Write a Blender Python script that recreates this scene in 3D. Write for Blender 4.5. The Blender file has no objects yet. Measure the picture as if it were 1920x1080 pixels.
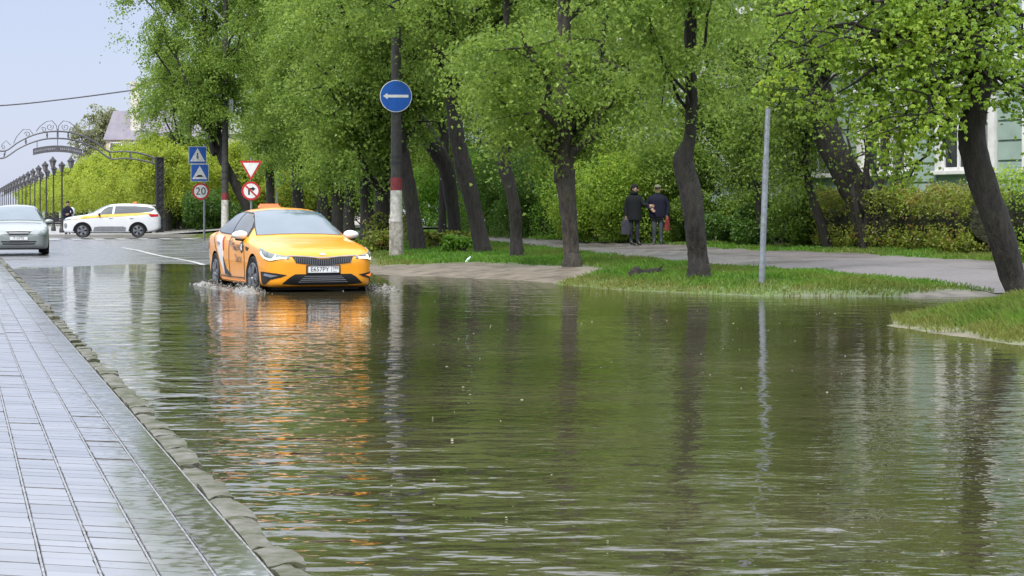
import bpy, bmesh, math, random
import numpy as np
from mathutils import Vector, Matrix
from mathutils.bvhtree import BVHTree
from mathutils.geometry import delaunay_2d_cdt

random.seed(7)
SC = bpy.context.scene
COL = SC.collection
F, CX, HY, EYE = 3700.0, 960.0, 400.0, 1.25      # focal length in photo pixels, centre column, horizon row, eye height
UD = np.array((-.2706, .9627)); VD = np.array((.9627, .2706))   # along the road (away), across the road (right)

# ------------------------------------------------------------------ helpers
def T(o, label=None, cat=None, group=None, kind=None):
    if label: o['label'] = label
    if cat: o['category'] = cat
    if group: o['group'] = group
    if kind: o['kind'] = kind
    return o

def empty(name, loc=(0, 0, 0), rz=0.0):
    o = bpy.data.objects.new(name, None); COL.objects.link(o)
    o.location = loc; o.rotation_euler = (0, 0, rz); o.empty_display_size = .2
    return o

def mesh_fast(name, V, Q, mats, parent=None, smooth=False, midx=None):
    """V (n,3) array, Q (m,k) array of equal-sized faces -> ONE mesh object"""
    V = np.asarray(V, np.float32); Q = np.asarray(Q, np.int32); m, k = Q.shape
    me = bpy.data.meshes.new(name)
    me.vertices.add(len(V)); me.vertices.foreach_set('co', V.ravel())
    me.loops.add(m * k); me.loops.foreach_set('vertex_index', Q.ravel())
    me.polygons.add(m); me.polygons.foreach_set('loop_start', np.arange(0, m * k, k, dtype=np.int32))
    if midx is not None: me.polygons.foreach_set('material_index', np.asarray(midx, np.int32))
    me.polygons.foreach_set('use_smooth', np.full(m, bool(smooth)))
    me.update(calc_edges=True); me.validate()
    return link(name, me, mats, parent)

def link(name, me, mats, parent=None):
    for mm in (mats if isinstance(mats, (list, tuple)) else [mats]): me.materials.append(mm)
    o = bpy.data.objects.new(name, me); COL.objects.link(o); o.parent = parent
    return o

class MB:
    """collects simple shapes into one mesh"""
    def __init__(s): s.v = []; s.f = []; s.m = []
    def add(s, V, Fs, mi=0):
        b = len(s.v); s.v += [tuple(p) for p in V]
        for f in Fs: s.f.append(tuple(b + i for i in f)); s.m.append(mi)
        return s
    def box(s, c, d, rz=0.0, mi=0, bev=0.0, M=None):
        x, y, z = d[0] / 2, d[1] / 2, d[2] / 2
        bm = bmesh.new(); bmesh.ops.create_cube(bm, size=1)
        for q in bm.verts: q.co = Vector((q.co.x * d[0], q.co.y * d[1], q.co.z * d[2]))
        if bev: bmesh.ops.bevel(bm, geom=bm.edges[:], offset=bev, segments=2, affect='EDGES')
        R = Matrix.Translation(c) @ Matrix.Rotation(rz, 4, 'Z')
        if M is not None: R = R @ M
        bm.verts.index_update()
        s.add([R @ q.co for q in bm.verts], [[q.index for q in f.verts] for f in bm.faces], mi); bm.free()
        return s
    def tube(s, pts, rad, n=8, mi=0, cap=True):
        V, Q = tube(pts, rad, n)
        fs = [list(q) for q in Q]
        if cap:
            fs.append(list(range(n))[::-1]); fs.append([len(V) - n + i for i in range(n)])
        return s.add(V, fs, mi)
    def prism(s, out, M, t, mi=0):
        """2-D outline (x,y) extruded by t along local z, placed with M"""
        n = len(out)
        V = [M @ Vector((x, y, 0)) for x, y in out] + [M @ Vector((x, y, t)) for x, y in out]
        fs = [list(range(n))[::-1], [n + i for i in range(n)]] + [[i, (i + 1) % n, n + (i + 1) % n, n + i] for i in range(n)]
        return s.add(V, fs, mi)
    def ball(s, c, r, mi=0, sub=2):
        bm = bmesh.new(); bmesh.ops.create_icosphere(bm, subdivisions=sub, radius=1)
        r = r if isinstance(r, (tuple, list)) else (r, r, r)
        bm.verts.index_update()
        s.add([(c[0] + q.co.x * r[0], c[1] + q.co.y * r[1], c[2] + q.co.z * r[2]) for q in bm.verts], [[q.index for q in f.verts] for f in bm.faces], mi); bm.free()
        return s
    def build(s, name, mats, parent=None, smooth=None):
        me = bpy.data.meshes.new(name); me.from_pydata(s.v, [], s.f)
        me.polygons.foreach_set('material_index', np.array(s.m, np.int32)); me.update()
        if smooth is not None:
            me.polygons.foreach_set('use_smooth', np.ones(len(me.polygons), bool))
            me.set_sharp_from_angle(angle=math.radians(smooth))
        return link(name, me, mats, parent)

def tube(pts, rad, n=8, lump=0.0, rng=None):
    P = np.asarray(pts, float); r = np.broadcast_to(np.asarray(rad, float), (len(P),))
    t = np.gradient(P, axis=0); t /= np.linalg.norm(t, axis=1)[:, None] + 1e-9
    ref = np.array((1., 0, 0)) if abs(t[:, 0]).mean() < .8 else np.array((0, 0, 1.))
    a = np.cross(t, ref); a /= np.linalg.norm(a, axis=1)[:, None] + 1e-9
    b = np.cross(t, a)
    ang = np.linspace(0, 2 * np.pi, n, endpoint=False)
    rr = r[:, None] * np.ones(n)[None]
    if lump and rng is not None:
        k = np.arange(len(P))[:, None]
        rr = rr * (1 + lump * (np.sin(3 * ang + .35 * k + rng.uniform(0, 6)) + .7 * np.sin(5 * ang - .5 * k + rng.uniform(0, 6)) + .8 * rng.normal(size=rr.shape)))
    V = P[:, None] + rr[..., None] * (np.cos(ang)[None, :, None] * a[:, None] + np.sin(ang)[None, :, None] * b[:, None])
    V = V.reshape(-1, 3)
    i = np.arange(len(P) - 1)[:, None] * n; j = np.arange(n)[None]; j2 = (j + 1) % n
    Q = np.stack([i + j, i + j2, i + n + j2, i + n + j], -1).reshape(-1, 4)
    return V, Q

def cat_tubes(L):
    V, Q, b = [], [], 0
    for v, q in L: V.append(v); Q.append(q + b); b += len(v)
    return np.concatenate(V), np.concatenate(Q)

def pchip(keys):
    k = np.array(keys, float); x, y = k[:, 0], k[:, 1]
    h = np.diff(x); d = np.diff(y) / h
    m = np.zeros(len(x)); m[0], m[-1] = d[0], d[-1]
    for i in range(1, len(x) - 1):
        m[i] = 0 if d[i - 1] * d[i] <= 0 else 3 * (h[i - 1] + h[i]) / ((2 * h[i] + h[i - 1]) / d[i - 1] + (h[i] + 2 * h[i - 1]) / d[i])
    def f(s):
        s = np.clip(s, x[0], x[-1]); i = np.clip(np.searchsorted(x, s) - 1, 0, len(x) - 2)
        t = (s - x[i]) / h[i]
        return (2 * t**3 - 3 * t**2 + 1) * y[i] + (t**3 - 2 * t**2 + t) * h[i] * m[i] + (-2 * t**3 + 3 * t**2) * y[i + 1] + (t**3 - t**2) * h[i] * m[i + 1]
    return f

def resample(P, n):
    """smooth (Catmull-Rom) resample of an open polyline"""
    P = np.asarray(P, float); k = len(P)
    E = np.vstack([2 * P[0] - P[1], P, 2 * P[-1] - P[-2]])
    t = np.linspace(0, k - 1 - 1e-6, n); i = t.astype(int); u = (t - i)[:, None]
    a, b, c, d = E[i], E[i + 1], E[i + 2], E[i + 3]
    return .5 * (2 * b + (c - a) * u + (2 * a - 5 * b + 4 * c - d) * u**2 + (3 * b - 3 * c + d - a) * u**3)

def copy_tree(o, parent=None):
    c = o.copy(); COL.objects.link(c); c.parent = parent
    for ch in o.children: copy_tree(ch, c)
    return c

# ------------------------------------------------------------------ materials
def new_mat(name):
    m = bpy.data.materials.new(name); m.use_nodes = True
    nt = m.node_tree; b = nt.nodes['Principled BSDF']
    return m, nt, b

def mat(name, c, rough=.5, c2=None, scale=6., metal=0., bump=0., bscale=40., coat=0., ior=1.45, emit=None, estr=0., spec=.5, detail=5.):
    m, nt, b = new_mat(name); N, L = nt.nodes.new, nt.links.new
    b.inputs['Roughness'].default_value = rough; b.inputs['Metallic'].default_value = metal
    b.inputs['IOR'].default_value = ior; b.inputs['Coat Weight'].default_value = coat; b.inputs['Coat Roughness'].default_value = .04
    b.inputs['Specular IOR Level'].default_value = spec
    if c2 is None: c2 = tuple(x * .82 for x in c)
    tc = N('ShaderNodeTexCoord'); nz = N('ShaderNodeTexNoise'); nz.inputs['Scale'].default_value = scale; nz.inputs['Detail'].default_value = detail
    L(tc.outputs['Object'], nz.inputs['Vector'])
    cr = N('ShaderNodeValToRGB'); cr.color_ramp.elements[0].position = .35; cr.color_ramp.elements[1].position = .65
    cr.color_ramp.elements[0].color = (*c2, 1); cr.color_ramp.elements[1].color = (*c, 1)
    L(nz.outputs['Fac'], cr.inputs['Fac']); L(cr.outputs['Color'], b.inputs['Base Color'])
    if bump:
        n2 = N('ShaderNodeTexNoise'); n2.inputs['Scale'].default_value = bscale; n2.inputs['Detail'].default_value = 4
        L(tc.outputs['Object'], n2.inputs['Vector'])
        bp = N('ShaderNodeBump'); bp.inputs['Distance'].default_value = bump; bp.inputs['Strength'].default_value = 1
        L(n2.outputs['Fac'], bp.inputs['Height']); L(bp.outputs['Normal'], b.inputs['Normal'])
    if emit:
        b.inputs['Emission Color'].default_value = (*emit, 1); b.inputs['Emission Strength'].default_value = estr
    return m

def leaf_mat(name, cA, cB, trans=.45, clump=1.1, cC=None, rough=.45):
    """wet leaf: per-leaf random colour between cA and cB, lighter and darker sprays by position"""
    m, nt, b = new_mat(name); N, L = nt.nodes.new, nt.links.new
    geo = N('ShaderNodeNewGeometry'); cr = N('ShaderNodeValToRGB')
    cr.color_ramp.elements[0].color = (*cA, 1); cr.color_ramp.elements[1].color = (*cB, 1)
    if cC:
        e = cr.color_ramp.elements.new(.93); e.color = (*cB, 1); cr.color_ramp.elements[-1].color = (*cC, 1)
    tc = N('ShaderNodeTexCoord'); nz = N('ShaderNodeTexNoise'); nz.inputs['Scale'].default_value = clump; nz.inputs['Detail'].default_value = 2
    L(tc.outputs['Object'], nz.inputs['Vector'])
    mr = N('ShaderNodeMapRange'); mr.inputs[1].default_value = .3; mr.inputs[2].default_value = .7; mr.inputs[3].default_value = -.35; mr.inputs[4].default_value = .35
    L(nz.outputs['Fac'], mr.inputs[0])
    ad = N('ShaderNodeMath'); ad.operation = 'ADD'; ad.use_clamp = True
    L(geo.outputs['Random Per Island'], ad.inputs[0]); L(mr.outputs[0], ad.inputs[1]); L(ad.outputs[0], cr.inputs['Fac'])
    L(cr.outputs['Color'], b.inputs['Base Color']); b.inputs['Roughness'].default_value = rough
    tr = N('ShaderNodeBsdfTranslucent'); hs = N('ShaderNodeHueSaturation'); hs.inputs['Value'].default_value = 1.5; hs.inputs['Hue'].default_value = .49
    L(cr.outputs['Color'], hs.inputs['Color']); L(hs.outputs['Color'], tr.inputs['Color'])
    mx = N('ShaderNodeMixShader'); mx.inputs[0].default_value = trans
    out = nt.nodes['Material Output']
    L(b.outputs[0], mx.inputs[1]); L(tr.outputs[0], mx.inputs[2]); L(mx.outputs[0], out.inputs['Surface'])
    return m

M = {}
M['leaf_lime'] = leaf_mat('leaf_lime', (.115, .205, .034), (.27, .385, .068), trans=.52)
M['leaf_near'] = leaf_mat('leaf_near', (.14, .25, .03), (.31, .45, .06), trans=.5, cC=(.38, .48, .06))
M['leaf_far'] = leaf_mat('leaf_far', (.21, .30, .03), (.38, .45, .05), clump=.5)
M['leaf_mid'] = leaf_mat('leaf_mid', (.055, .115, .014), (.18, .27, .032))
M['leaf_shrub'] = leaf_mat('leaf_shrub', (.07, .19, .012), (.19, .36, .03), clump=1.6)
M['leaf_dark'] = leaf_mat('leaf_dark', (.03, .085, .012), (.09, .18, .02), clump=1.6)
M['leaf_hedge'] = leaf_mat('leaf_hedge', (.10, .11, .02), (.25, .33, .04), clump=1.3, cC=(.26, .16, .05))
M['leaf_bare'] = leaf_mat('leaf_bare', (.18, .2, .1), (.3, .32, .17), clump=1)
M['grass'] = leaf_mat('grass', (.055, .145, .014), (.14, .29, .03), trans=.35, clump=.9)
def bark_mat(name, ca, cb, moss=(.05, .06, .02)):
    m, nt, b = new_mat(name); N, L = nt.nodes.new, nt.links.new
    tc = N('ShaderNodeTexCoord'); mp = N('ShaderNodeMapping'); mp.inputs['Scale'].default_value = (1, 1, .22); L(tc.outputs['Object'], mp.inputs[0])
    n1 = N('ShaderNodeTexNoise'); n1.inputs['Scale'].default_value = 16; n1.inputs['Detail'].default_value = 7; n1.inputs['Roughness'].default_value = .65; L(mp.outputs[0], n1.inputs['Vector'])
    n2 = N('ShaderNodeTexNoise'); n2.inputs['Scale'].default_value = 3.5; n2.inputs['Detail'].default_value = 5; L(tc.outputs['Object'], n2.inputs['Vector'])
    cr = N('ShaderNodeValToRGB'); cr.color_ramp.elements[0].color = (*cb, 1); cr.color_ramp.elements[1].color = (*ca, 1); cr.color_ramp.elements[0].position = .38; cr.color_ramp.elements[1].position = .66
    L(n1.outputs['Fac'], cr.inputs['Fac'])
    mr = N('ShaderNodeMapRange'); mr.inputs[1].default_value = .5; mr.inputs[2].default_value = .75; mr.inputs[4].default_value = .7; L(n2.outputs['Fac'], mr.inputs[0])
    mx = N('ShaderNodeMix'); mx.data_type = 'RGBA'; mx.inputs[7].default_value = (*moss, 1); L(mr.outputs[0], mx.inputs[0]); L(cr.outputs['Color'], mx.inputs[6]); L(mx.outputs[2], b.inputs['Base Color'])
    b.inputs['Roughness'].default_value = .7
    bp = N('ShaderNodeBump'); bp.inputs['Distance'].default_value = .09; L(n1.outputs['Fac'], bp.inputs['Height']); L(bp.outputs['Normal'], b.inputs['Normal'])
    return m
M['bark'] = bark_mat('bark', (.030, .023, .018), (.004, .0035, .003), (.02, .021, .010))
M['bark_grey'] = bark_mat('bark_grey', (.085, .072, .057), (.025, .021, .018), (.06, .06, .03))
M['bark_far'] = bark_mat('bark_far', (.045, .038, .032), (.010, .009, .008))
M['white'] = mat('white_paint', (.75, .76, .78), .35, scale=3)
M['black'] = mat('black_plastic', (.012, .012, .013), .45)
M['dark_iron'] = mat('dark_iron', (.042, .042, .047), .5, (.028, .028, .031), metal=.2)  # lightened slightly in place of haze over the far lamps
M['gate_iron'] = mat('gate_iron', (.12, .12, .135), .5, (.085, .085, .095), metal=.2)  # iron lightened in its colour, standing in for distance haze
M['rubber'] = mat('rubber', (.013, .013, .014), .6, bump=.003, bscale=60)
M['chrome'] = mat('chrome', (.75, .76, .78), .14, metal=1.)
M['rim'] = mat('rim_alloy', (.32, .33, .35), .3, metal=.8)
M['galv'] = mat('galvanised_steel', (.33, .36, .40), .42, (.22, .24, .27), 12, metal=.5)

# ------------------------------------------------------------------ terrain
def R(u, v, z=0.0):
    p = UD * u + VD * v; return Vector((p[0], p[1], z))
SHORE = np.array([tuple(R(420, 11.6))[:2], tuple(R(108, 11.6))[:2], tuple(R(88, 11.3))[:2], tuple(R(62, 10.4))[:2], tuple(R(50, 9.9))[:2], (-3.3, 44.5), (-2.6, 40.4),
                  (-.9, 38.3), (.35, 36.6), (1.1, 34.0), (1.95, 31.9), (3.54, 29.9), (5.96, 29.7), (7.3, 29.6), (7.35, 28.6), (6.3, 26.5), (5.3, 24.8),
                  (4.5, 23.1), (4.3, 22.0), (4.55, 20.3), (4.95, 18.6), (5.5, 16.), (6.5, 10.), (7.5, 0.), (8., -30.)])
LAWN = np.vstack([SHORE, [(900, -30), (900, 420)]])

def in_poly(x, y, P):
    ins = np.zeros(x.shape, bool); n = len(P)
    for i in range(n):
        x1, y1 = P[i]; x2, y2 = P[(i + 1) % n]
        c = (y1 > y) != (y2 > y)
        with np.errstate(divide='ignore', invalid='ignore'):
            ins ^= c & (x < (x2 - x1) * (y - y1) / (y2 - y1 + 1e-12) + x1)
    return ins

def line_dist(x, y, P):
    d = np.full(x.shape, 1e9)
    for (x1, y1), (x2, y2) in zip(P[:-1], P[1:]):
        dx, dy = x2 - x1, y2 - y1
        t = np.clip(((x - x1) * dx + (y - y1) * dy) / (dx * dx + dy * dy), 0, 1)
        d = np.minimum(d, np.hypot(x - x1 - t * dx, y - y1 - t * dy))
    return d

def wob(x, y):
    return .5 * np.sin(1.7 * x + .6 * y) + .35 * np.sin(-2.9 * x + 2.1 * y + 1) + .25 * np.sin(5.3 * x + 4.1 * y + 2)

def sdist(x, y):
    x = np.asarray(x, float); y = np.asarray(y, float)
    d = line_dist(x, y, SHORE); s = np.where(in_poly(x, y, LAWN), d, -d)
    return s + .13 * wob(x, y)

def smooth(a, b, t):
    t = np.clip((t - a) / (b - a), 0, 1); return t * t * (3 - 2 * t)

def height(x, y):
    x = np.asarray(x, float); y = np.asarray(y, float)
    s = sdist(x, y); u = x * UD[0] + y * UD[1]; v = x * VD[0] + y * VD[1]
    sp = np.maximum(s, 0); lawn = .10 * (1 - np.exp(-sp / .7)) + .34 * (1 - np.exp(-sp / 9)) + .012 * np.minimum(sp, 3) * wob(x * .8, y * .8)
    pf = 1 - smooth(29, 51, u + 6.0 * wob(x * .27, y * .11) + 1.5 * wob(x * .9, y * .5))
    floor = (-.13 * pf + .025 * (1 - pf)) * (1 - np.exp(np.minimum(s, 0) / 1.6))
    z = np.where(s > 0, lawn, floor)
    z = np.where((v < 1.12), .015, z)
    return z

def hit(px, py):
    """where the ray through a photo pixel meets the ground"""
    d = np.concatenate([np.arange(4, 60, .05), np.arange(60, 300, .25)])
    x = (px - CX) / F * d; z = EYE - (py - HY) / F * d
    k = np.argmax(z <= height(x, d))
    return Vector((x[k], d[k], float(height(x[k:k + 1], d[k:k + 1])[0])))

def at(px, py, d):
    return Vector(((px - CX) / F * d, d, EYE - (py - HY) / F * d))

def gz(x, y): return float(height(np.array([x]), np.array([y]))[0])

def axis(lo, hi, step, far, g=1.22):
    a = list(np.arange(lo, hi + 1e-6, step)); s = step; p = a[-1]
    while p < far: s *= g; p += s; a.append(p)
    s = step; p = a[0]; b = []
    while p > -far: s *= g; p -= s; b.append(p)
    return np.array(b[::-1] + a)

def grid_mesh(name, X, Y, Z, m, attrs=None, smooth_=True):
    ny, nx = X.shape
    V = np.stack([X, Y, Z], -1).reshape(-1, 3)
    i = np.arange(ny - 1)[:, None] * nx + np.arange(nx - 1)[None]
    Q = np.stack([i, i + 1, i + nx + 1, i + nx], -1).reshape(-1, 4)
    o = mesh_fast(name, V, Q, m, smooth=smooth_)
    for k, a in (attrs or {}).items():
        at_ = o.data.attributes.new(k, 'FLOAT', 'POINT'); at_.data.foreach_set('value', np.asarray(a, np.float32).ravel())
    return o

# ground material: dark soil under the grass, bare sand by the attribute
m, nt, b = new_mat('soil_and_sand'); N, L = nt.nodes.new, nt.links.new
tc = N('ShaderNodeTexCoord')
n1 = N('ShaderNodeTexNoise'); n1.inputs['Scale'].default_value = 3; n1.inputs['Detail'].default_value = 8; L(tc.outputs['Object'], n1.inputs['Vector'])
n2 = N('ShaderNodeTexNoise'); n2.inputs['Scale'].default_value = 14; n2.inputs['Detail'].default_value = 6; L(tc.outputs['Object'], n2.inputs['Vector'])
soil = N('ShaderNodeValToRGB'); soil.color_ramp.elements[0].color = (.05, .08, .02, 1); soil.color_ramp.elements[1].color = (.12, .19, .04, 1); soil.color_ramp.elements[0].position = .35; soil.color_ramp.elements[1].position = .65
sand = N('ShaderNodeValToRGB'); sand.color_ramp.elements[0].color = (.10, .082, .062, 1); sand.color_ramp.elements[1].color = (.20, .168, .132, 1); sand.color_ramp.elements[0].position = .36; sand.color_ramp.elements[1].position = .6
L(n2.outputs['Fac'], soil.inputs['Fac']); L(n1.outputs['Fac'], sand.inputs['Fac'])
aa = N('ShaderNodeAttribute'); aa.attribute_name = 'sand'
mx = N('ShaderNodeMix'); mx.data_type = 'RGBA'
L(aa.outputs['Fac'], mx.inputs[0]); L(soil.outputs['Color'], mx.inputs[6]); L(sand.outputs['Color'], mx.inputs[7]); L(mx.outputs[2], b.inputs['Base Color'])
b.inputs['Roughness'].default_value = .6
bp = N('ShaderNodeBump'); bp.inputs['Distance'].default_value = .02; L(n2.outputs['Fac'], bp.inputs['Height']); L(bp.outputs['Normal'], b.inputs['Normal'])
M['soil'] = m

PATH_B = np.array([(-30., 150.), (-9., 105.), (-.9, 80.), (.8, 72.), (3.9, 60.), (5.8, 49.5), (7.7, 44.5), (9.3, 38.5), (11.5, 33.), (15., 29.), (26., 24.)])
PATH_F = np.array([(-33., 148.), (-11., 100.), (-2.2, 74.), (.55, 57.), (2.6, 43.5), (4.1, 37.5), (5.5, 34.0), (6.45, 31.8), (7.9, 29.2), (9.5, 27.), (13., 24.), (24., 18.)])
PATHP = np.vstack([PATH_B, PATH_F[::-1]])

def sandy(x, y):
    s = sdist(x, y); u = x * UD[0] + y * UD[1]
    w = -.10 + 2.5 * smooth(33, 36.5, u) * (1 - smooth(42, 45.5, y)) + .55 * smooth(41, 45, y) * (1 - smooth(64, 75, y)) + .25 * wob(x * 1.3, y * 1.3)
    w = w + .15 * smooth(24, 20, y)
    w = w + .6 * (smooth(5.2, 6.4, x) * (1 - smooth(31., 32., y)) * smooth(28.6, 29.4, y))
    f = 1 - smooth(w - .2, w + .14, s)
    return f * smooth(125, 115, u)

XS, YS = axis(-17, 19, .3, 1600), axis(4, 75, .3, 1600)
GX, GY = np.meshgrid(XS, YS)
gs = sdist(GX, GY)
GZ = height(GX, GY) - .06 * (1 - smooth(-1.3, -.8, gs))
gm = (GX * VD[0] + GY * VD[1] < 1.12); GZ = np.where(gm, -.05, GZ)
GZ = np.where(in_poly(GX, GY, PATHP), GZ - .02, GZ)
T(grid_mesh('ground', GX, GY, GZ, M['soil'], {'sand': np.clip(sandy(GX, GY), 0, 1)}), kind='structure')

def wet_asphalt(name, ca, cb, r0, r1, bump=.006):
    m, nt, b = new_mat(name); N, L = nt.nodes.new, nt.links.new
    tc = N('ShaderNodeTexCoord')
    n1 = N('ShaderNodeTexNoise'); n1.inputs['Scale'].default_value = .55; n1.inputs['Detail'].default_value = 7; L(tc.outputs['Object'], n1.inputs['Vector'])
    n2 = N('ShaderNodeTexNoise'); n2.inputs['Scale'].default_value = 60; n2.inputs['Detail'].default_value = 3; L(tc.outputs['Object'], n2.inputs['Vector'])
    cr = N('ShaderNodeValToRGB'); cr.color_ramp.elements[0].color = (*ca, 1); cr.color_ramp.elements[1].color = (*cb, 1); cr.color_ramp.elements[0].position = .35; cr.color_ramp.elements[1].position = .65
    ad = N('ShaderNodeMath'); ad.operation = 'MULTIPLY_ADD'; ad.inputs[1].default_value = .5
    hf = N('ShaderNodeMath'); hf.operation = 'MULTIPLY'; hf.inputs[1].default_value = .5; L(n1.outputs['Fac'], hf.inputs[0])
    L(n2.outputs['Fac'], ad.inputs[0]); L(hf.outputs[0], ad.inputs[2])
    L(ad.outputs[0], cr.inputs['Fac']); L(cr.outputs['Color'], b.inputs['Base Color'])
    rr = N('ShaderNodeMapRange'); rr.inputs[1].default_value = .38; rr.inputs[2].default_value = .62; rr.inputs[3].default_value = r0; rr.inputs[4].default_value = r1
    L(n1.outputs['Fac'], rr.inputs[0]); L(rr.outputs[0], b.inputs['Roughness'])
    bp = N('ShaderNodeBump'); bp.inputs['Distance'].default_value = bump; L(n2.outputs['Fac'], bp.inputs['Height']); L(bp.outputs['Normal'], b.inputs['Normal'])
    return m
M['asphalt'] = wet_asphalt('wet_asphalt', (.085, .085, .092), (.14, .14, .15), .14, .38)
M['path'] = wet_asphalt('path_asphalt', (.085, .070, .068), (.155, .14, .14), .3, .6, .01)
M['paving'] = wet_asphalt('pale_paving', (.24, .23, .22), (.34, .33, .32), .2, .5)

# the road (flooded at this end) and the street crossing it
us = np.concatenate([np.arange(-14, 60, .6), np.arange(60, 104.1, 2)]); vs = np.arange(1.0, 13.01, .5)
UU, VV = np.meshgrid(us, vs); X = UU * UD[0] + VV * VD[0]; Y = UU * UD[1] + VV * VD[1]
T(grid_mesh('road', X, Y, height(X, Y) - .012, M['asphalt']), kind='structure')
us = np.arange(92, 104.1, 2); vs = np.concatenate([np.arange(-60, 1.1, 3), np.arange(1.05, 90, 3)])
UU, VV = np.meshgrid(us, vs); X = UU * UD[0] + VV * VD[0]; Y = UU * UD[1] + VV * VD[1]
ZZ = np.where((VV > 12) | (VV < 1), np.where(VV < 1, .022, height(X, Y) * .2 + .03), .006)
T(grid_mesh('cross_street', X, Y, ZZ, M['asphalt']), kind='structure')
mb = MB()
for (u0, u1, v0) in ((48, 72, 5.72),):
    a = np.linspace(u0, u1, 30)
    V = [];
    for k in a:
        for w in (-.07, .07):
            p = R(k, v0 + w + .05 * math.sin(k * .4)); V.append((p.x, p.y, gz(p.x, p.y) - .004))
    mb.add(V, [(2 * i, 2 * i + 1, 2 * i + 3, 2 * i + 2) for i in range(len(a) - 1)])
for k in range(9):
    v0 = 2.0 + k * 1.05
    V = [R(93.4, v0, .034), R(93.4, v0 + .5, .034), R(96.6, v0 + .5, .034), R(96.6, v0, .034)]
    mb.add(V, [(0, 1, 2, 3)])
M['marking'] = mat('road_marking', (.62, .62, .62), .4, (.3, .3, .31), 3)
T(mb.build('road_markings', M['marking']), kind='structure')
# far pavement of the crossing street, boulevard paving
mb = MB()
for (v0, v1) in ((-40, 60),):
    c = R(104.25, (v0 + v1) / 2, .06); mb.box(c, (.3, v1 - v0, .2), math.atan2(UD[1], UD[0]), 0, .02)
T(mb.build('far_kerb', M['paving']), kind='structure')
us = np.arange(104.4, 400, 6); vs = np.arange(-40, 60.1, 5)
UU, VV = np.meshgrid(us, vs); X = UU * UD[0] + VV * VD[0]; Y = UU * UD[1] + VV * VD[1]
T(grid_mesh('boulevard_paving', X, Y, np.where((VV > 9.4) & (VV < 200), .47, .125) * 0 + .125 + (VV > 11) * .36, M['paving']), kind='structure')

# the park path
n = 90
B = resample(PATH_B, n); Fr = resample(PATH_F, n); rng = np.random.default_rng(3)
rows = []
for k in range(9):
    t = k / 8; p = B * (1 - t) + Fr * t
    if k in (0, 8): p = p + rng.normal(size=p.shape) * .10
    rows.append(p)
PP = np.array(rows); ZZ = height(PP[..., 0], PP[..., 1]) + .012
T(grid_mesh('park_path', PP[..., 0], PP[..., 1], ZZ, M['path']), kind='structure')

# ------------------------------------------------------------------ water
m, nt, b = new_mat('flood_water'); N, L = nt.nodes.new, nt.links.new
b.inputs['Base Color'].default_value = (.060, .055, .032, 1); b.inputs['Roughness'].default_value = .015; b.inputs['IOR'].default_value = 1.45
geo = N('ShaderNodeNewGeometry')
wc = N('ShaderNodeTexNoise'); wc.inputs['Scale'].default_value = .35; wc.inputs['Detail'].default_value = 5; L(geo.outputs['Position'], wc.inputs['Vector'])
wr_ = N('ShaderNodeValToRGB'); wr_.color_ramp.elements[0].position = .38; wr_.color_ramp.elements[1].position = .66; wr_.color_ramp.elements[0].color = (.036, .035, .015, 1); wr_.color_ramp.elements[1].color = (.066, .057, .034, 1)
L(wc.outputs['Fac'], wr_.inputs['Fac']); L(wr_.outputs['Color'], b.inputs['Base Color'])
def wnoise(sx, sy, sc, det, rot=0.):
    mp = N('ShaderNodeMapping'); mp.inputs['Scale'].default_value = (sx, sy, 1); mp.inputs['Rotation'].default_value = (0, 0, rot)
    nz = N('ShaderNodeTexNoise'); nz.inputs['Scale'].default_value = sc; nz.inputs['Detail'].default_value = det; nz.inputs['Roughness'].default_value = .45
    L(geo.outputs['Position'], mp.inputs['Vector']); L(mp.outputs[0], nz.inputs['Vector']); return nz.outputs['Fac']
big = wnoise(.85, 1.3, 1.5, 2, .12); mid = wnoise(.8, 1.25, 4.6, 2, -.1); fine = wnoise(.9, 1.2, 12, 1.5, .2)
patch_ = wnoise(1, .6, .16, 2); 
pr = N('ShaderNodeMapRange'); pr.inputs[1].default_value = .36; pr.inputs[2].default_value = .66; pr.inputs[3].default_value = .25; pr.inputs[4].default_value = 1.45; L(patch_, pr.inputs[0])
# livelier in the wash the taxi throws towards the pavement
sp = N('ShaderNodeSeparateXYZ'); L(geo.outputs['Position'], sp.inputs[0])
vx = N('ShaderNodeMath'); vx.operation = 'MULTIPLY'; vx.inputs[1].default_value = float(VD[0]); L(sp.outputs['X'], vx.inputs[0])
vy = N('ShaderNodeMath'); vy.operation = 'MULTIPLY_ADD'; vy.inputs[1].default_value = float(VD[1]); L(sp.outputs['Y'], vy.inputs[0]); L(vx.outputs[0], vy.inputs[2])
wash = N('ShaderNodeMapRange'); wash.interpolation_type = 'SMOOTHSTEP'; wash.inputs[1].default_value = 1.2; wash.inputs[2].default_value = 4.6; wash.inputs[3].default_value = 2.1; wash.inputs[4].default_value = .72; L(vy.outputs[0], wash.inputs[0])
def mul(a, k):
    q = N('ShaderNodeMath'); q.operation = 'MULTIPLY'; L(a, q.inputs[0])
    if isinstance(k, float): q.inputs[1].default_value = k
    else: L(k, q.inputs[1])
    return q.outputs[0]
def add(a, c):
    q = N('ShaderNodeMath'); q.operation = 'ADD'; L(a, q.inputs[0]); L(c, q.inputs[1]); return q.outputs[0]
w2 = N('ShaderNodeMapRange'); w2.interpolation_type = 'SMOOTHSTEP'; w2.inputs[1].default_value = 1.3; w2.inputs[2].default_value = 4.2; w2.inputs[3].default_value = 3.0; w2.inputs[4].default_value = .52; L(vy.outputs[0], w2.inputs[0])
hsum = add(mul(add(mul(big, .022), mul(mid, .0095)), w2.outputs[0]), mul(fine, .0027))
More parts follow.
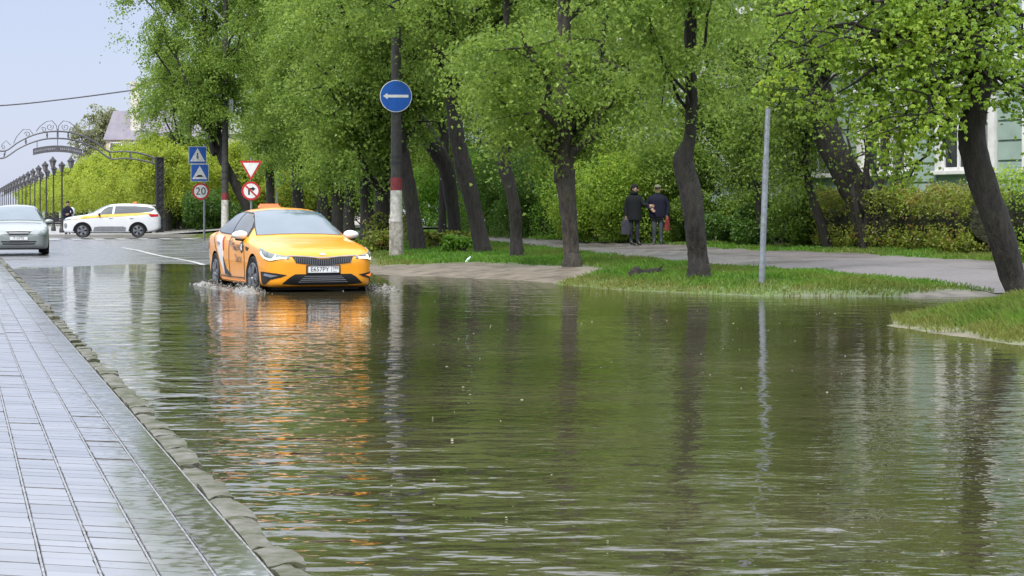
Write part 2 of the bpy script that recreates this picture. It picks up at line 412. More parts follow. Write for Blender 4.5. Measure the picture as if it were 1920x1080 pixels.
fu = N('ShaderNodeMapRange'); fu.inputs[1].default_value = 26; fu.inputs[2].default_value = 40; fu.inputs[3].default_value = 1.; fu.inputs[4].default_value = 1.9; L(sp.outputs['Y'], fu.inputs[0])
hsum = mul(mul(hsum, pr.outputs[0]), fu.outputs[0])
bp = N('ShaderNodeBump'); bp.inputs['Distance'].default_value = 1.0; bp.inputs['Strength'].default_value = 1.0
L(hsum, bp.inputs['Height']); L(bp.outputs['Normal'], b.inputs['Normal'])
M['water'] = m
us = np.arange(-13, 72.1, 1.); vs = np.concatenate([[1.05], np.arange(1.5, 22.1, 1.)])
UU, VV = np.meshgrid(us, vs); X = UU * UD[0] + VV * VD[0]; Y = UU * UD[1] + VV * VD[1]
T(grid_mesh('flood_water', X, Y, X * 0, M['water']), kind='structure')

# ------------------------------------------------------------------ pavement of skewed concrete tiles, kerb of broken stones
m, nt, b = new_mat('wet_tiles'); N, L = nt.nodes.new, nt.links.new
geo = N('ShaderNodeNewGeometry'); tc = N('ShaderNodeTexCoord')
n1 = N('ShaderNodeTexNoise'); n1.inputs['Scale'].default_value = 1.6; n1.inputs['Detail'].default_value = 6; L(geo.outputs['Position'], n1.inputs['Vector'])
n2 = N('ShaderNodeTexNoise'); n2.inputs['Scale'].default_value = 22; n2.inputs['Detail'].default_value = 5; L(geo.outputs['Position'], n2.inputs['Vector'])
sp = N('ShaderNodeSeparateXYZ'); L(geo.outputs['Position'], sp.inputs[0])
vx = N('ShaderNodeMath'); vx.operation = 'MULTIPLY'; vx.inputs[1].default_value = float(VD[0]); L(sp.outputs['X'], vx.inputs[0])
vy = N('ShaderNodeMath'); vy.operation = 'MULTIPLY_ADD'; vy.inputs[1].default_value = float(VD[1]); L(sp.outputs['Y'], vy.inputs[0]); L(vx.outputs[0], vy.inputs[2])
ed = N('ShaderNodeMapRange'); ed.inputs[1].default_value = .45; ed.inputs[2].default_value = 1.0; ed.inputs[3].default_value = -.26; ed.inputs[4].default_value = .20; L(vy.outputs[0], ed.inputs[0])
mo = N('ShaderNodeMath'); mo.operation = 'ADD'; L(ed.outputs[0], mo.inputs[0]); L(n2.outputs['Fac'], mo.inputs[1])
mr = N('ShaderNodeMapRange'); mr.inputs[1].default_value = .48; mr.inputs[2].default_value = .66; L(mo.outputs[0], mr.inputs[0])
gr = N('ShaderNodeValToRGB'); gr.color_ramp.elements[0].color = (.18, .18, .19, 1); gr.color_ramp.elements[1].color = (.26, .26, .27, 1)
L(n1.outputs['Fac'], gr.inputs['Fac'])
rnd = N('ShaderNodeMapRange'); rnd.inputs[3].default_value = .82; rnd.inputs[4].default_value = 1.1; L(geo.outputs['Random Per Island'], rnd.inputs[0])
mv = N('ShaderNodeVectorMath'); mv.operation = 'SCALE'; L(gr.outputs['Color'], mv.inputs[0]); L(rnd.outputs[0], mv.inputs['Scale'])
mx = N('ShaderNodeMix'); mx.data_type = 'RGBA'; mx.inputs[7].default_value = (.05, .05, .02, 1)  # moss towards the kerb, darkened further to stand in for reflected trees
L(mr.outputs[0], mx.inputs[0]); L(mv.outputs[0], mx.inputs[6]); L(mx.outputs[2], b.inputs['Base Color'])
ro = N('ShaderNodeMapRange'); ro.inputs[1].default_value = .35; ro.inputs[2].default_value = .65; ro.inputs[3].default_value = .07; ro.inputs[4].default_value = .15; L(n1.outputs['Fac'], ro.inputs[0]); L(ro.outputs[0], b.inputs['Roughness'])
b.inputs['IOR'].default_value = 1.8
M['tiles'] = m
M['grit'] = mat('wet_grit', (.30, .30, .31), .22, (.14, .135, .13), 30, bump=.002, bscale=80, ior=1.8)
M['joint'] = mat('joint_grit', (.10, .095, .095), .4, (.03, .028, .028), 20)
rng = np.random.default_rng(11)
CW, RW, SH = .181, .131, -.62         # column width, row pitch along the column, skew of the cross joints
V, Q, MI = [], [], []
nb = 0
top = .060
for c in range(-24, 1):
    v1 = 1.0 + c * CW; v0 = v1 - CW
    a0, a1 = v0 + .006, v1 - .006
    offc = rng.uniform(0, .02)
    for r in range(20, 370):
        u0 = r * RW + offc; u1 = u0 + RW
        jj = rng.normal(0, .0012, 8); dz = rng.normal(0, .0006) + (rng.random() < .03) * -.003; tx, ty = rng.normal(0, .0025, 2)
        g = .0014
        quad = [(a0, u0 + g), (a1, u0 + g), (a1, u1 - g), (a0, u1 - g)]
        cu, cv = (u0 + u1) / 2, (v0 + v1) / 2
        for ring, (ins, zz) in enumerate(((0, top - .03), (0, top - .0024), (.003, top))):
            for k, (vv, uu) in enumerate(quad):
                vv = vv + jj[k] - ins * (1 if vv > cv else -1); uu = uu + jj[k + 4] - ins * (1 if uu > cu else -1)
                z = zz + (dz + tx * (vv - cv) + ty * (uu - cu) if ring else 0)
                uw = uu + SH * (vv - 1.0)
                V.append((UD[0] * uw + VD[0] * vv, UD[1] * uw + VD[1] * vv, z))
        for k in range(4):
            k2 = (k + 1) % 4
            Q.append((nb + k, nb + k2, nb + 4 + k2, nb + 4 + k)); Q.append((nb + 4 + k, nb + 4 + k2, nb + 8 + k2, nb + 8 + k))
        Q.append((nb + 8, nb + 9, nb + 10, nb + 11)); nb += 12
MI = ([1] * 8 + [0]) * (len(Q) // 9)
for c in range(-24, 1):                                             # the wide joint between two columns is filled with pale wet grit
    v0 = 1.0 + c * CW
    for r in range(20, 370, 10):
        V += [tuple(R(r * RW, v0 - .0042, top - .004)), tuple(R(r * RW, v0 + .0042, top - .004)), tuple(R((r + 10) * RW, v0 + .0042, top - .004)), tuple(R((r + 10) * RW, v0 - .0042, top - .004))]
        Q.append((nb, nb + 1, nb + 2, nb + 3)); MI.append(2); nb += 4
# bed under the tiles; the pavement runs on plain beyond them
for (v0, v1, u0, u1, z) in ((-9, .995, -6, 104, .040),):
    V += [tuple(R(u0, v0, z)), tuple(R(u0, v1, z)), tuple(R(u1, v1, z)), tuple(R(u1, v0, z))]; Q.append((nb, nb + 1, nb + 2, nb + 3)); MI.append(1); nb += 4
T(mesh_fast('pavement', V, Q, [M['tiles'], M['joint'], M['grit']], midx=MI), kind='structure')

m = mat('mossy_stone', (.15, .145, .125), .55, (.045, .052, .015), 8, bump=.014, bscale=34, spec=.25); M['kerb'] = m
bt = bmesh.new(); bmesh.ops.create_cube(bt, size=1); bmesh.ops.subdivide_edges(bt, edges=bt.edges[:], cuts=3, use_grid_fill=True)
bt.verts.index_update(); KV = [q.co.copy() for q in bt.verts]; KF = [[q.index for q in f.verts] for f in bt.faces]; bt.free()
bm = bmesh.new(); u = 3.0; rng = np.random.default_rng(5)
while u < 100:
    ln = rng.uniform(.28, .75) if u < 17 else (rng.uniform(.12, .3) if u < 28 else rng.uniform(.5, 1.0))
    w = .112 + rng.normal(0, .014); zt = .064 + rng.normal(0, .006); gap = rng.choice([.014, .024, .06], p=[.45, .35, .2])
    if rng.random() < .2 and u < 28: zt -= rng.uniform(.015, .045)
    vv = [bm.verts.new(p) for p in KV]
    for f in KF: bm.faces.new([vv[i] for i in f])
    sk = rng.normal(0, .18); ph = rng.uniform(0, 6, 4); tilt = rng.normal(0, .014, 2)
    for x in vv:
        p = x.co.copy()
        top_ = p.z > .45; out_ = abs(p.x) > .45; sid = abs(p.y) > .45
        jag = .016 * math.sin(9 * p.y + ph[0]) + .010 * math.sin(23 * p.y + ph[1])
        lu = u + (p.x + .5) * ln + sk * p.y * w + (jag if out_ else 0)
        lv = 1.014 + (p.y + .5) * w + ((.010 * math.sin(7 * (u + p.x * ln) + ph[2]) + .004 * math.sin(31 * (u + p.x * ln) + ph[3]) + rng.normal(0, .003)) if p.y > .45 else 0)
        lz = -.1 + (p.z + .5) * (zt + .1) + (rng.normal(0, .0010) + tilt[0] * p.x * ln + tilt[1] * p.y * w if top_ else 0)
        if top_ and (out_ or sid): lz -= .003 + (.010 if out_ and sid else 0)
        x.co = R(lu, lv, lz)
    u += ln + gap
me = bpy.data.meshes.new('kerb'); bm.to_mesh(me); bm.free()
me.polygons.foreach_set('use_smooth', np.ones(len(me.polygons), bool)); me.set_sharp_from_angle(angle=math.radians(16))
T(link('kerb', me, M['kerb']), kind='structure')

#@@PART2
# ------------------------------------------------------------------ vegetation
def leaf_quads(rng, C, size, droop=.5, spread=.5, lobes=1, fold=.18, wid=.38):
    n = len(C); az0 = rng.uniform(0, 2 * np.pi, n); el = rng.normal(-droop, spread, n); L_ = size * rng.uniform(.65, 1.25, n)
    Vs = []
    roll = rng.normal(0, .7, n)
    for k in range(lobes):
        az = az0 + (k - (lobes - 1) / 2) * .85
        ll = L_ * (1 if k == (lobes - 1) / 2 else .8)
        d = np.stack([np.cos(az) * np.cos(el), np.sin(az) * np.cos(el), np.sin(el)], -1)
        s0 = np.stack([-np.sin(az), np.cos(az), 0 * az], -1); n0 = np.cross(d, s0)
        s = s0 * np.cos(roll)[:, None] + n0 * np.sin(roll)[:, None]; nr = np.cross(d, s)
        b = C; mid = C + d * (ll * .45)[:, None]; w = (ll * wid)[:, None] * s; f = nr * (ll * fold)[:, None]
        Vs.append(np.stack([b, mid - w + f, C + d * ll[:, None] - f * .5, mid + w + f], 1))
    V = np.concatenate(Vs, 1).reshape(-1, 3)
    return V, np.arange(len(V), dtype=np.int32).reshape(-1, 4)

def bez(p0, p1, bow, rng, n=7, wob_=.0):
    p0, p1 = np.asarray(p0, float), np.asarray(p1, float); ln = np.linalg.norm(p1 - p0)
    c = (p0 + p1) / 2 + np.array((0, 0, bow * ln)) + rng.normal(0, .08 * ln, 3)
    t = np.linspace(0, 1, n)[:, None]
    P = (1 - t)**2 * p0 + 2 * t * (1 - t) * c + t * t * p1
    if wob_: P[1:-1] += rng.normal(0, wob_ * ln, (n - 2, 3))
    return P

def grow(seed, trunk, limb_starts, limb_ends, n_br, br_len, per_br, leaves, sig, leaf, droop=.5, lobes=1, lump=.05, extra=None, bow=.18, ts=14, tr0=.55, spread=.5, keep=None):
    """trunk: rows x,y,z,radius (local). -> (wood V,Q), (leaf V,Q)"""
    rng = np.random.default_rng(seed); tubes = []
    tr = resample(np.array(trunk, float), max(14, 5 * len(trunk)))
    tubes.append(tube(tr[:, :3], tr[:, 3], ts, lump, rng))
    clusters = []
    for i, e in enumerate(limb_ends):
        st = np.asarray(limb_starts[i % len(limb_starts)], float)
        r0 = st[3]; P = bez(st[:3], e, bow, rng, 9, .025)
        tubes.append(tube(P, np.linspace(r0, r0 * .25, len(P)), 7))
        ln = np.linalg.norm(np.asarray(e) - st[:3])
        for b in range(n_br):
            t = rng.uniform(.28, 1); q = P[min(int(t * 8), 8)]
            dr = rng.normal(size=3); dr[2] = dr[2] * .55 - .05; dr /= np.linalg.norm(dr)
            e2 = q + dr * br_len * rng.uniform(.5, 1.2)
            B_ = bez(q, e2, .1, rng, 5)
            tubes.append(tube(B_, np.linspace(r0 * .28, .006, 5), 4))
            for k in range(per_br): clusters.append(B_[rng.integers(1, 5)] + rng.normal(0, .12, 3))
        clusters.append(P[-1])
    C = np.array(clusters)
    if extra is not None and len(extra): C = np.vstack([C, extra])
    n = len(C)
    cnt = rng.poisson(leaves, n)
    idx = np.repeat(np.arange(n), cnt)
    cs = sig * rng.uniform(.6, 1.35, n)
    off = rng.normal(size=(len(idx), 3)) * cs[idx][:, None] * np.array((1, 1, .62))
    P = C[idx] + off
    P[:, 2] -= .35 * (off[:, 0]**2 + off[:, 1]**2) / (cs[idx] + .01)       # sprays hang
    if keep is not None: P = P[keep(P)]
    lv = leaf_quads(rng, P, leaf, droop, spread, lobes)
    return cat_tubes(tubes), lv

def ell_pts(rng, n, c, r, lo=.45, zmin=None):
    d = rng.normal(size=(n, 3)); d /= np.linalg.norm(d, axis=1)[:, None]
    p = np.asarray(c) + d * np.asarray(r) * rng.uniform(lo, 1, n)[:, None]**.6
    if zmin is not None: p[:, 2] = np.maximum(p[:, 2], zmin + rng.uniform(0, .8, n))
    return p

def put_tree(name, loc, wood, lv, bark, leafm, label, cat='tree', group=None):
    root = empty(name, loc)
    mesh_fast('trunk', wood[0], wood[1], M[bark], root, True)
    mesh_fast('crown', lv[0], lv[1], M[leafm], root)
    T(root, label, cat, group)
    return root

def px_trunk(base, pts, d):
    """trunk through photo pixels (px, py, width px) standing at 'base'; local coordinates"""
    out = []
    for k, (px, py, w) in enumerate(pts):
        p = at(px, py, d); out.append((p.x - base.x, .04 * math.sin(k * 1.7), p.z - base.z, w / F * d / 2 * .92))
    f = out[0]; out[0] = (f[0], 0, -.15, f[3] * 1.32)
    out.insert(1, (f[0], 0, .02, f[3] * 1.2)); out.insert(2, (f[0] * .9 + out[2][0] * .1, 0, .16, f[3] * 1.04))
    return out

FRONT = 'trees along the grass verge'
def verge_tree(seed, base_px, pts, cz, rr, nl, label, leafm='leaf_lime', bark='bark', dx=0.0, dy=0.0, leaves=95, leaf=.115, n_limb=11, lobes=1, limb_from=-2, zlow=2.6, sig=.34, d=None, extra_n=60, groups=FRONT, clear=None, thin=1., limb_r=.5, front_y=None, zcut=None):
    base = hit(*base_px) if d is None else at(base_px[0], base_px[1], d)
    if d is not None: base.z = gz(base.x, base.y)
    tk = px_trunk(base, pts, base.y); rng = np.random.default_rng(seed + 100)
    if front_y: dy = front_y - base.y
    topx, topy = tk[-1][0] + dx, tk[-1][1] + dy
    # leader up to the crown's heart
    tk2 = tk + [(topx * .7 + tk[-1][0] * .3, topy * .5, max(tk[-1][2] + .8, cz + rr[2] * .3), tk[-1][3] * .45)]
    starts = []
    for k in range(limb_from, 0):
        q = tk[k]; starts.append((q[0], q[1], q[2], q[3] * limb_r))
    lead = tk2[-1]; starts.append((lead[0] * .5 + tk[-1][0] * .5, lead[1] * .5, (lead[2] + tk[-1][2]) / 2, lead[3] * .75)); starts.append((*lead[:3], lead[3] * .7))
    ends = ell_pts(rng, n_limb, (topx, topy, cz), (rr[0] * .85, rr[1] * .85, rr[2] * .9), .75, zlow)
    ends = ends[np.argsort(ends[:, 2])]
    st = [starts[min(int(i / n_limb * len(starts)), len(starts) - 1)] for i in range(n_limb)]
    ex = ell_pts(rng, extra_n, (topx, topy, cz), rr, .5, zlow - .5)
    keep = None
    if clear:                                                        # the side towards the road is bare of leaves below the fork
        zc = at(0, clear[0], base.y).z - base.z; tz = np.array([t[2] for t in tk]); txx = np.array([t[0] for t in tk])
        def keep(P): return ~((P[:, 2] < zc + .25 * np.sin(P[:, 0] * 9)) & (np.abs(P[:, 0] - np.interp(P[:, 2], tz, txx)) < clear[1]) & (P[:, 1] < .15))
    if zcut:
        def keep(P): return P[:, 2] > zcut + .35 * np.sin(P[:, 0] * 5) + .3 * np.sin(P[:, 0] * 13)
    wood, lv = grow(seed, tk2, st, ends, 7, max(rr[0] * .42, .9), 4, leaves * thin * .92, sig * .74, leaf, extra=ex, lobes=lobes, lump=.045, keep=keep)
    return put_tree('verge_tree', base, wood, lv, bark, leafm, label, 'tree', groups)

# the trees one can tell apart on the verge, nearest first
verge_tree(1, (1310, 525), [(1310, 527, 45), (1309, 480, 41), (1305, 440, 41), (1299, 400, 43), (1292, 350, 45), (1283, 300, 42), (1292, 262, 25), (1296, 215, 25), (1296, 120, 25), (1294, 0, 24)],
           6.2, (2.5, 2.4, 3.6), 0, 'dark trunk on the grass tip by the two men, bulging below its first fork', leaves=62, leaf=.085, zlow=2.9, sig=.25, limb_from=-3, clear=(235, .30), limb_r=.3, extra_n=110)
verge_tree(2, (1072, 500), [(1073, 502, 35), (1071, 470, 32), (1068, 420, 33), (1062, 360, 37), (1058, 322, 43), (1058, 300, 40)],
           6.3, (3.1, 2.5, 4.4), 0, 'tree with a pale straight trunk cut off low, left of the two men', leaves=125, leaf=.09, bark='bark_grey', zlow=2.9, sig=.27, clear=(318, .3))
verge_tree(3, (968, 485), [(969, 487, 27), (967, 440, 24), (966, 400, 25), (957, 350, 25), (944, 305, 29), (951, 275, 22), (957, 240, 18), (950, 200, 16)],
           6.8, (2.0, 2.2, 4.2), 0, 'slim tree with a kinked trunk between the leaning pair and the pale straight trunk', leaves=125, leaf=.09, bark='bark', zlow=4.1, sig=.28, clear=(255, .35))
verge_tree(4, (905, 477), [(906, 479, 36), (895, 420, 32), (874, 335, 35), (858, 262, 32), (849, 200, 28), (846, 150, 24)],
           7.6, (2.3, 2.4, 4.2), 0, 'thick dark tree leaning left, right hand trunk of the leaning pair', leaves=120, leaf=.095, zlow=5.1, sig=.29, zcut=4.1)
verge_tree(5, (855, 459), [(856, 461, 26), (848, 390, 27), (836, 316, 32), (810, 268, 36), (776, 212, 34), (758, 172, 26)],
           8.4, (2.3, 2.4, 4.0), 0, 'dark tree bent strongly left just right of the round blue arrow sign', leaves=120, leaf=.095, zlow=5.8, sig=.29, zcut=5.0, front_y=47, dx=-.2)
verge_tree(6, (828, 459), [(828, 461, 19), (830, 400, 16), (830, 330, 14), (836, 270, 12)], 7.4, (1.8, 2.0, 3.4), 0,
           'thin straight dark trunk just left of the strongly bent tree', leaves=90, leaf=.095, zlow=5.6, n_limb=8, sig=.28, zcut=4.2)
verge_tree(7, (783, 471), [(784, 473, 34), (774, 400, 30), (765, 340, 28), (757, 295, 26), (750, 230, 22)], 7.4, (2.6, 2.6, 4.2), 0,
           'dark tree standing close behind the concrete pole with the blue arrow sign', leaves=120, leaf=.10, zlow=5.0, sig=.3, zcut=4.1)
k = 0
for (px, py, w, lab) in ((716, 462, 30, 'dark trunk with shoots at its foot, just left of the pole with the arrow sign'), (688, 452, 26, 'dark trunk over the white wing mirror of the taxi'),
                         (655, 449, 22, 'narrow dark trunk above the taxi\'s bonnet, left of the white wing mirror'), (633, 446, 22, 'dark trunk rising behind the right edge of the taxi windscreen'),
                         (605, 444, 22, 'dark trunk rising behind the middle of the taxi windscreen'), (560, 441, 24, 'dark trunk just right of the taxi roof sign')):
    d = (58, 68, 74, 80, 87, 96)[k]
    verge_tree(20 + k, (px, py), [(px, py + 4, w * 1.15), (px - 1, py - 50, w), (px + 2 * (-1)**k, py - 100, w * .95), (px - 3, py - 150, w * .85)], (3.2 + min(1.25 + .165 * d, 15)) / 2, (3.2, 3.2, (min(1.25 + .165 * d, 15) - 3.2) / 2), 0, lab,
               leaves=125, n_limb=14, leaf=.11, d=d, zlow=3.4 + .25 * (k % 2), sig=.34)
    k += 1
verge_tree(31, (470, 428), [(472, 432, 15), (462, 392, 18), (440, 345, 19), (415, 292, 17), (396, 250, 14)], 10.9, (3.7, 3.2, 5.4), 0,
           'tall tree whose dark trunk leans left behind the yield sign, crown against the sky', leaves=105, leaf=.11, d=85, zlow=5.7, sig=.34, dx=-.7, n_limb=24, thin=.95, extra_n=110, zcut=4.75)
verge_tree(32, (506, 430), [(508, 432, 20), (507, 380, 18), (506, 320, 17), (500, 270, 14)], 10.2, (3.5, 3.2, 6.0), 0,
           'tall tree with an upright trunk right of the yield sign', leaves=110, leaf=.12, d=102, zlow=4.4, sig=.36, n_limb=20, extra_n=90)
verge_tree(33, (350, 430), [(352, 432, 14), (350, 390, 13), (346, 340, 12), (342, 290, 10)], 8.2, (3.0, 2.8, 5.2), 0,
           'tree with a slim trunk behind the blue crossing signs', leaves=90, leaf=.13, d=119, zlow=3.6, sig=.4, n_limb=14, extra_n=100)

# the near tree on the right: leaning trunk, pollard head, sprays hanging to the left
base = hit(1906, 566)
tk = px_trunk(base, [(1914, 572, 54), (1901, 520, 51), (1880, 455, 55), (1858, 390, 55), (1837, 320, 57), (1823, 260, 55), (1826, 210, 50), (1838, 160, 44), (1832, 110, 46), (1812, 70, 54), (1806, 30, 42), (1800, -40, 30)], base.y)
def near(px, py, dy=0.):
    p = at(px, py, base.y + dy); return (p.x - base.x, dy, p.z - base.z)
tips = [(1462, 70, -.3), (1500, 20, .5), (1475, 130, .2), (1570, 175, -.4), (1620, 235, .3), (1600, 90, -.9), (1705, 335, -.2), (1655, 275, -.3), (1650, 150, -1.3), (1745, 240, -1.2), (1760, 150, -1.5), (1900, 190, -.5), (1935, 110, .4),
        (1880, 40, -1.), (1760, 20, -1.2), (1690, 40, .8), (1990, 60, .2), (1980, 200, -.6), (1620, -60, .3), (1750, -120, -.2), (1880, -120, .3), (1540, -20, -.7), (2050, -60, .1), (1700, -200, .4), (1850, -260, -.3), (1950, -200, .2),
        (1560, 60, 1.1), (1500, 185, .9), (1520, 95, -.6), (1455, 30, .4)]
ends = [near(*t) for t in tips]
heads = [near(1808, 80), near(1812, 60), near(1826, 130), near(1806, 30), near(1803, 0)]
st = []
for e in ends:
    h = heads[2] if e[2] < 2.6 else (heads[0] if e[2] < 3.6 else heads[4]); st.append((*h, .045 if e[2] < 3.6 else .07))
zt_, xt_ = np.array([t[2] for t in tk]), np.array([t[0] for t in tk]); zA, zB = near(0, 205)[2], near(0, 318)[2]
def keep(P):
    front = (P[:, 1] < .2) & (np.abs(P[:, 0] - np.interp(P[:, 2], zt_, xt_)) < .34 + .1 * np.sin(P[:, 2] * 7)) & (P[:, 2] < zA)
    xl, xr = near(1620, 0)[0], near(1735, 0)[0]
    low = (P[:, 2] < zB + .15 * np.sin(P[:, 0] * 6)) & ~((P[:, 0] > xl) & (P[:, 0] < xr))
    return ~(front | low) & (P[:, 2] > near(0, 485)[2])
wood, lv = grow(77, tk, st, ends, 8, .8, 3, 16, .15, .075, droop=.7, lobes=3, bow=.12, lump=.035, ts=22, keep=keep)
rng = np.random.default_rng(5); tw = []
for k in range(34):                                                  # the brush of dead twigs on the pollard head
    a = rng.uniform(0, 2 * math.pi); h0 = np.array(near(1810 + rng.uniform(-16, 16), 60 + rng.uniform(-30, 30)))
    e = h0 + np.array((math.cos(a) * rng.uniform(.3, 1.3), math.sin(a) * .6, rng.uniform(-.25, .6)))
    tw.append(bez(h0, e, rng.uniform(-.1, .2), rng, 5))
wood = cat_tubes([wood] + [tube(P, np.linspace(.014, .004, 5), 4) for P in tw])
put_tree('verge_tree', base, wood, lv, 'bark', 'leaf_near', 'nearest tree, thick leaning trunk at the right edge with long leafy sprays', 'tree', FRONT)

# generic trees behind the path, beside and behind the green house
def generic(seed, h=11., r=3.2, leaf=.11, leaves=105, z0=2.6, nl=13):
    rng = np.random.default_rng(seed)
    tk = [(0, 0, -.2, .26), (.05, 0, 1.2, .21), (.1 * rng.normal(), .1 * rng.normal(), 2.6, .19), (.3 * rng.normal(), .2 * rng.normal(), 4.5, .15), (.4 * rng.normal(), .3 * rng.normal(), h * .75, .06)]
    cz = (z0 + h) / 2; ends = ell_pts(rng, nl, (0, 0, cz), (r * .85, r * .85, (h - z0) / 2), .7, z0)
    ends = ends[np.argsort(ends[:, 2])]
    starts = [(tk[2][0], tk[2][1], 2.5, .08), (tk[3][0], tk[3][1], 4.3, .08), (tk[4][0], tk[4][1], h * .6, .05)]
    st = [starts[min(int(i / nl * 3), 2)] for i in range(nl)]
    return grow(seed, tk, st, ends, 7, r * .42, 4, leaves, .28, leaf, extra=ell_pts(rng, 70, (0, 0, cz), (r, r, (h - z0) / 2), .5, z0 - .4), lump=.04, ts=10)

protos = []
for i, (bk, lm) in enumerate((('bark_far', 'leaf_lime'), ('bark_far', 'leaf_lime'), ('bark_far', 'leaf_mid'))):
    w_, l_ = generic(200 + i, 11.5 + i, 3.2 + .2 * i)
    protos.append(put_tree('park_tree', (0, 0, 0), w_, l_, bk, lm, 'x'))
spots = [  # px, distance, which, scale, label
    (1010, 84, 0, 1., 'leafy tree behind the shrubs between the kinked and the pale straight trunk'), (1150, 80, 1, 1., 'leafy tree rising over the shrubs behind the hooded man'),
    (1262, 74, 2, .95, 'leafy tree behind the man with the red bag'), 
    (1432, 62, 2, .75, 'thin leafy tree just left of the bare grey pole, in front of the green house'), (930, 95, 2, 1.05, 'leafy tree far behind the leaning pair of trunks'),
    (850, 104, 1, 1.05, 'leafy tree far behind the strongly bent tree'), (780, 112, 0, 1.1, 'far leafy tree right of the arrow sign pole'),
    (700, 112, 2, 1.05, 'far leafy tree left of the arrow sign pole'), (620, 118, 1, 1.1, 'far leafy tree above the taxi\'s windscreen'),
    (540, 124, 0, 1.1, 'far leafy tree right of the yield sign'), 
    (1118, 66, 1, .8, 'leafy tree close behind the shrubs just left of the hooded man, before the green house'), (1300, 59, 0, .78, 'leafy tree just behind the bulging trunk, before the green house'),
    (1085, 97, 1, 1.15, 'tall leafy tree far behind the pale straight trunk'), (1200, 100, 0, 1.2, 'tall leafy tree farthest behind the two men')]
for k, (px, d, which, sc, lab) in enumerate(spots):
    p = at(px, 400, d); p.z = gz(p.x, p.y)
    used = protos[which].get('used')
    o = protos[which] if not used else copy_tree(protos[which])
    protos[which]['used'] = 1
    o.location = p; o.rotation_euler.z = k * 1.3; o.scale = (sc, sc, sc)
    T(o, lab, 'tree', 'leafy trees behind the path')
for o in list(bpy.data.objects):
    if 'used' in o: del o['used']

# big leaning trunk behind the hedge, and thin young trunks
def plain_tree(name, seed, pts, d, ends_px, label, leafm='leaf_mid', leaves=60, leaf=.09, cat='tree', br=.9, sig=.27, bark='bark'):
    b = at(pts[0][0], 400, d); b.z = gz(b.x, b.y)
    p0 = pts[0]; tk = []
    for k, (px, py, w) in enumerate(pts):
        q = at(px, py, d); tk.append((q.x - b.x, .05 * k, q.z - b.z, w / F * d / 2))
    tk[0] = (tk[0][0], 0, -.1, tk[0][3])
    ends = []
    for (px, py, dy) in ends_px:
        q = at(px, py, d + dy); ends.append((q.x - b.x, dy, q.z - b.z))
    s0 = [tk[-1], tk[-2]]; st = [(*s0[i % 2][:3], s0[i % 2][3] * .6) for i in range(len(ends))]
    wood, lv = grow(seed, tk, st, ends, 6, br, 3, leaves, sig, leaf, droop=.6)
    return put_tree(name, b, wood, lv, bark, leafm, label, cat)
plain_tree('leaning_tree', 41, [(1640, 470, 62), (1612, 372, 58), (1580, 310, 54), (1552, 245, 50), (1545, 170, 34), (1530, 90, 24)], 47,
           [(1500, 150, 0), (1440, 100, -1), (1480, 30, 1), (1560, 20, -1), (1400, 170, 1), (1520, 215, -1), (1450, 210, 1), (1600, -60, 0), (1500, -120, 0), (1430, -60, 1)],
           'thick leaning trunk behind the left end of the clipped hedge', leaves=26)
plain_tree('young_tree', 42, [(1556, 468, 20), (1540, 420, 17), (1524, 370, 15), (1512, 300, 12), (1510, 240, 9)], 48,
           [(1490, 230, 0), (1530, 200, .5), (1500, 180, -.5), (1470, 280, .4), (1540, 290, -.3), (1480, 330, 0)], 'young dark trunk just left of the thick leaning trunk', leaves=40)
plain_tree('young_tree', 43, [(1418, 462, 13), (1422, 400, 11), (1420, 330, 10), (1424, 270, 8), (1418, 220, 7)], 52,
           [(1390, 260, 0), (1450, 240, .5), (1400, 200, -.5), (1380, 320, .4), (1460, 310, -.3), (1440, 350, 0), (1385, 370, 0)], 'young dark trunk close behind the bare grey pole', leaves=40)

# many-stemmed bush behind the hedge
b = at(1648, 400, 46.5); b.z = gz(b.x, b.y); rng = np.random.default_rng(9); tb = []; cl = []
for k, (px, py, w) in enumerate(((1592, 215, 16), (1610, 240, 11), (1625, 200, 12), (1642, 230, 14), (1652, 190, 10), (1668, 240, 12), (1688, 250, 14), (1700, 270, 9), (1716, 300, 9), (1580, 290, 10), (1664, 210, 8))):
    q = at(px, py, 46.5 + .3 * math.sin(k * 2)); e = np.array((q.x - b.x, q.y - b.y, q.z - b.z))
    P = bez((.06 * (k - 5), .1 * math.sin(k), -.1), e, .10, rng, 8, .02); tb.append(tube(P, np.linspace(w / F * 46.5 / 2, .012, 8), 7, .05, rng))
    for j in range(5):
        q2 = P[rng.integers(4, 8)]; e2 = q2 + rng.normal(0, .35, 3) + (0, 0, .25); B2 = bez(q2, e2, .1, rng, 4); tb.append(tube(B2, np.linspace(.014, .005, 4), 4)); cl += [B2[2], B2[3]]
C = np.repeat(np.array(cl), 6, 0) + rng.normal(0, .2, (len(cl) * 6, 3))
bush = empty('many_stemmed_bush', b)
V, Q = cat_tubes(tb); mesh_fast('stems', V, Q, M['bark'], bush, True)
V, Q = leaf_quads(rng, C, .1, .5); mesh_fast('crown', V, Q, M['leaf_mid'], bush)
T(bush, 'tall bush of many dark bare stems behind the clipped hedge, before the house windows', 'bush')

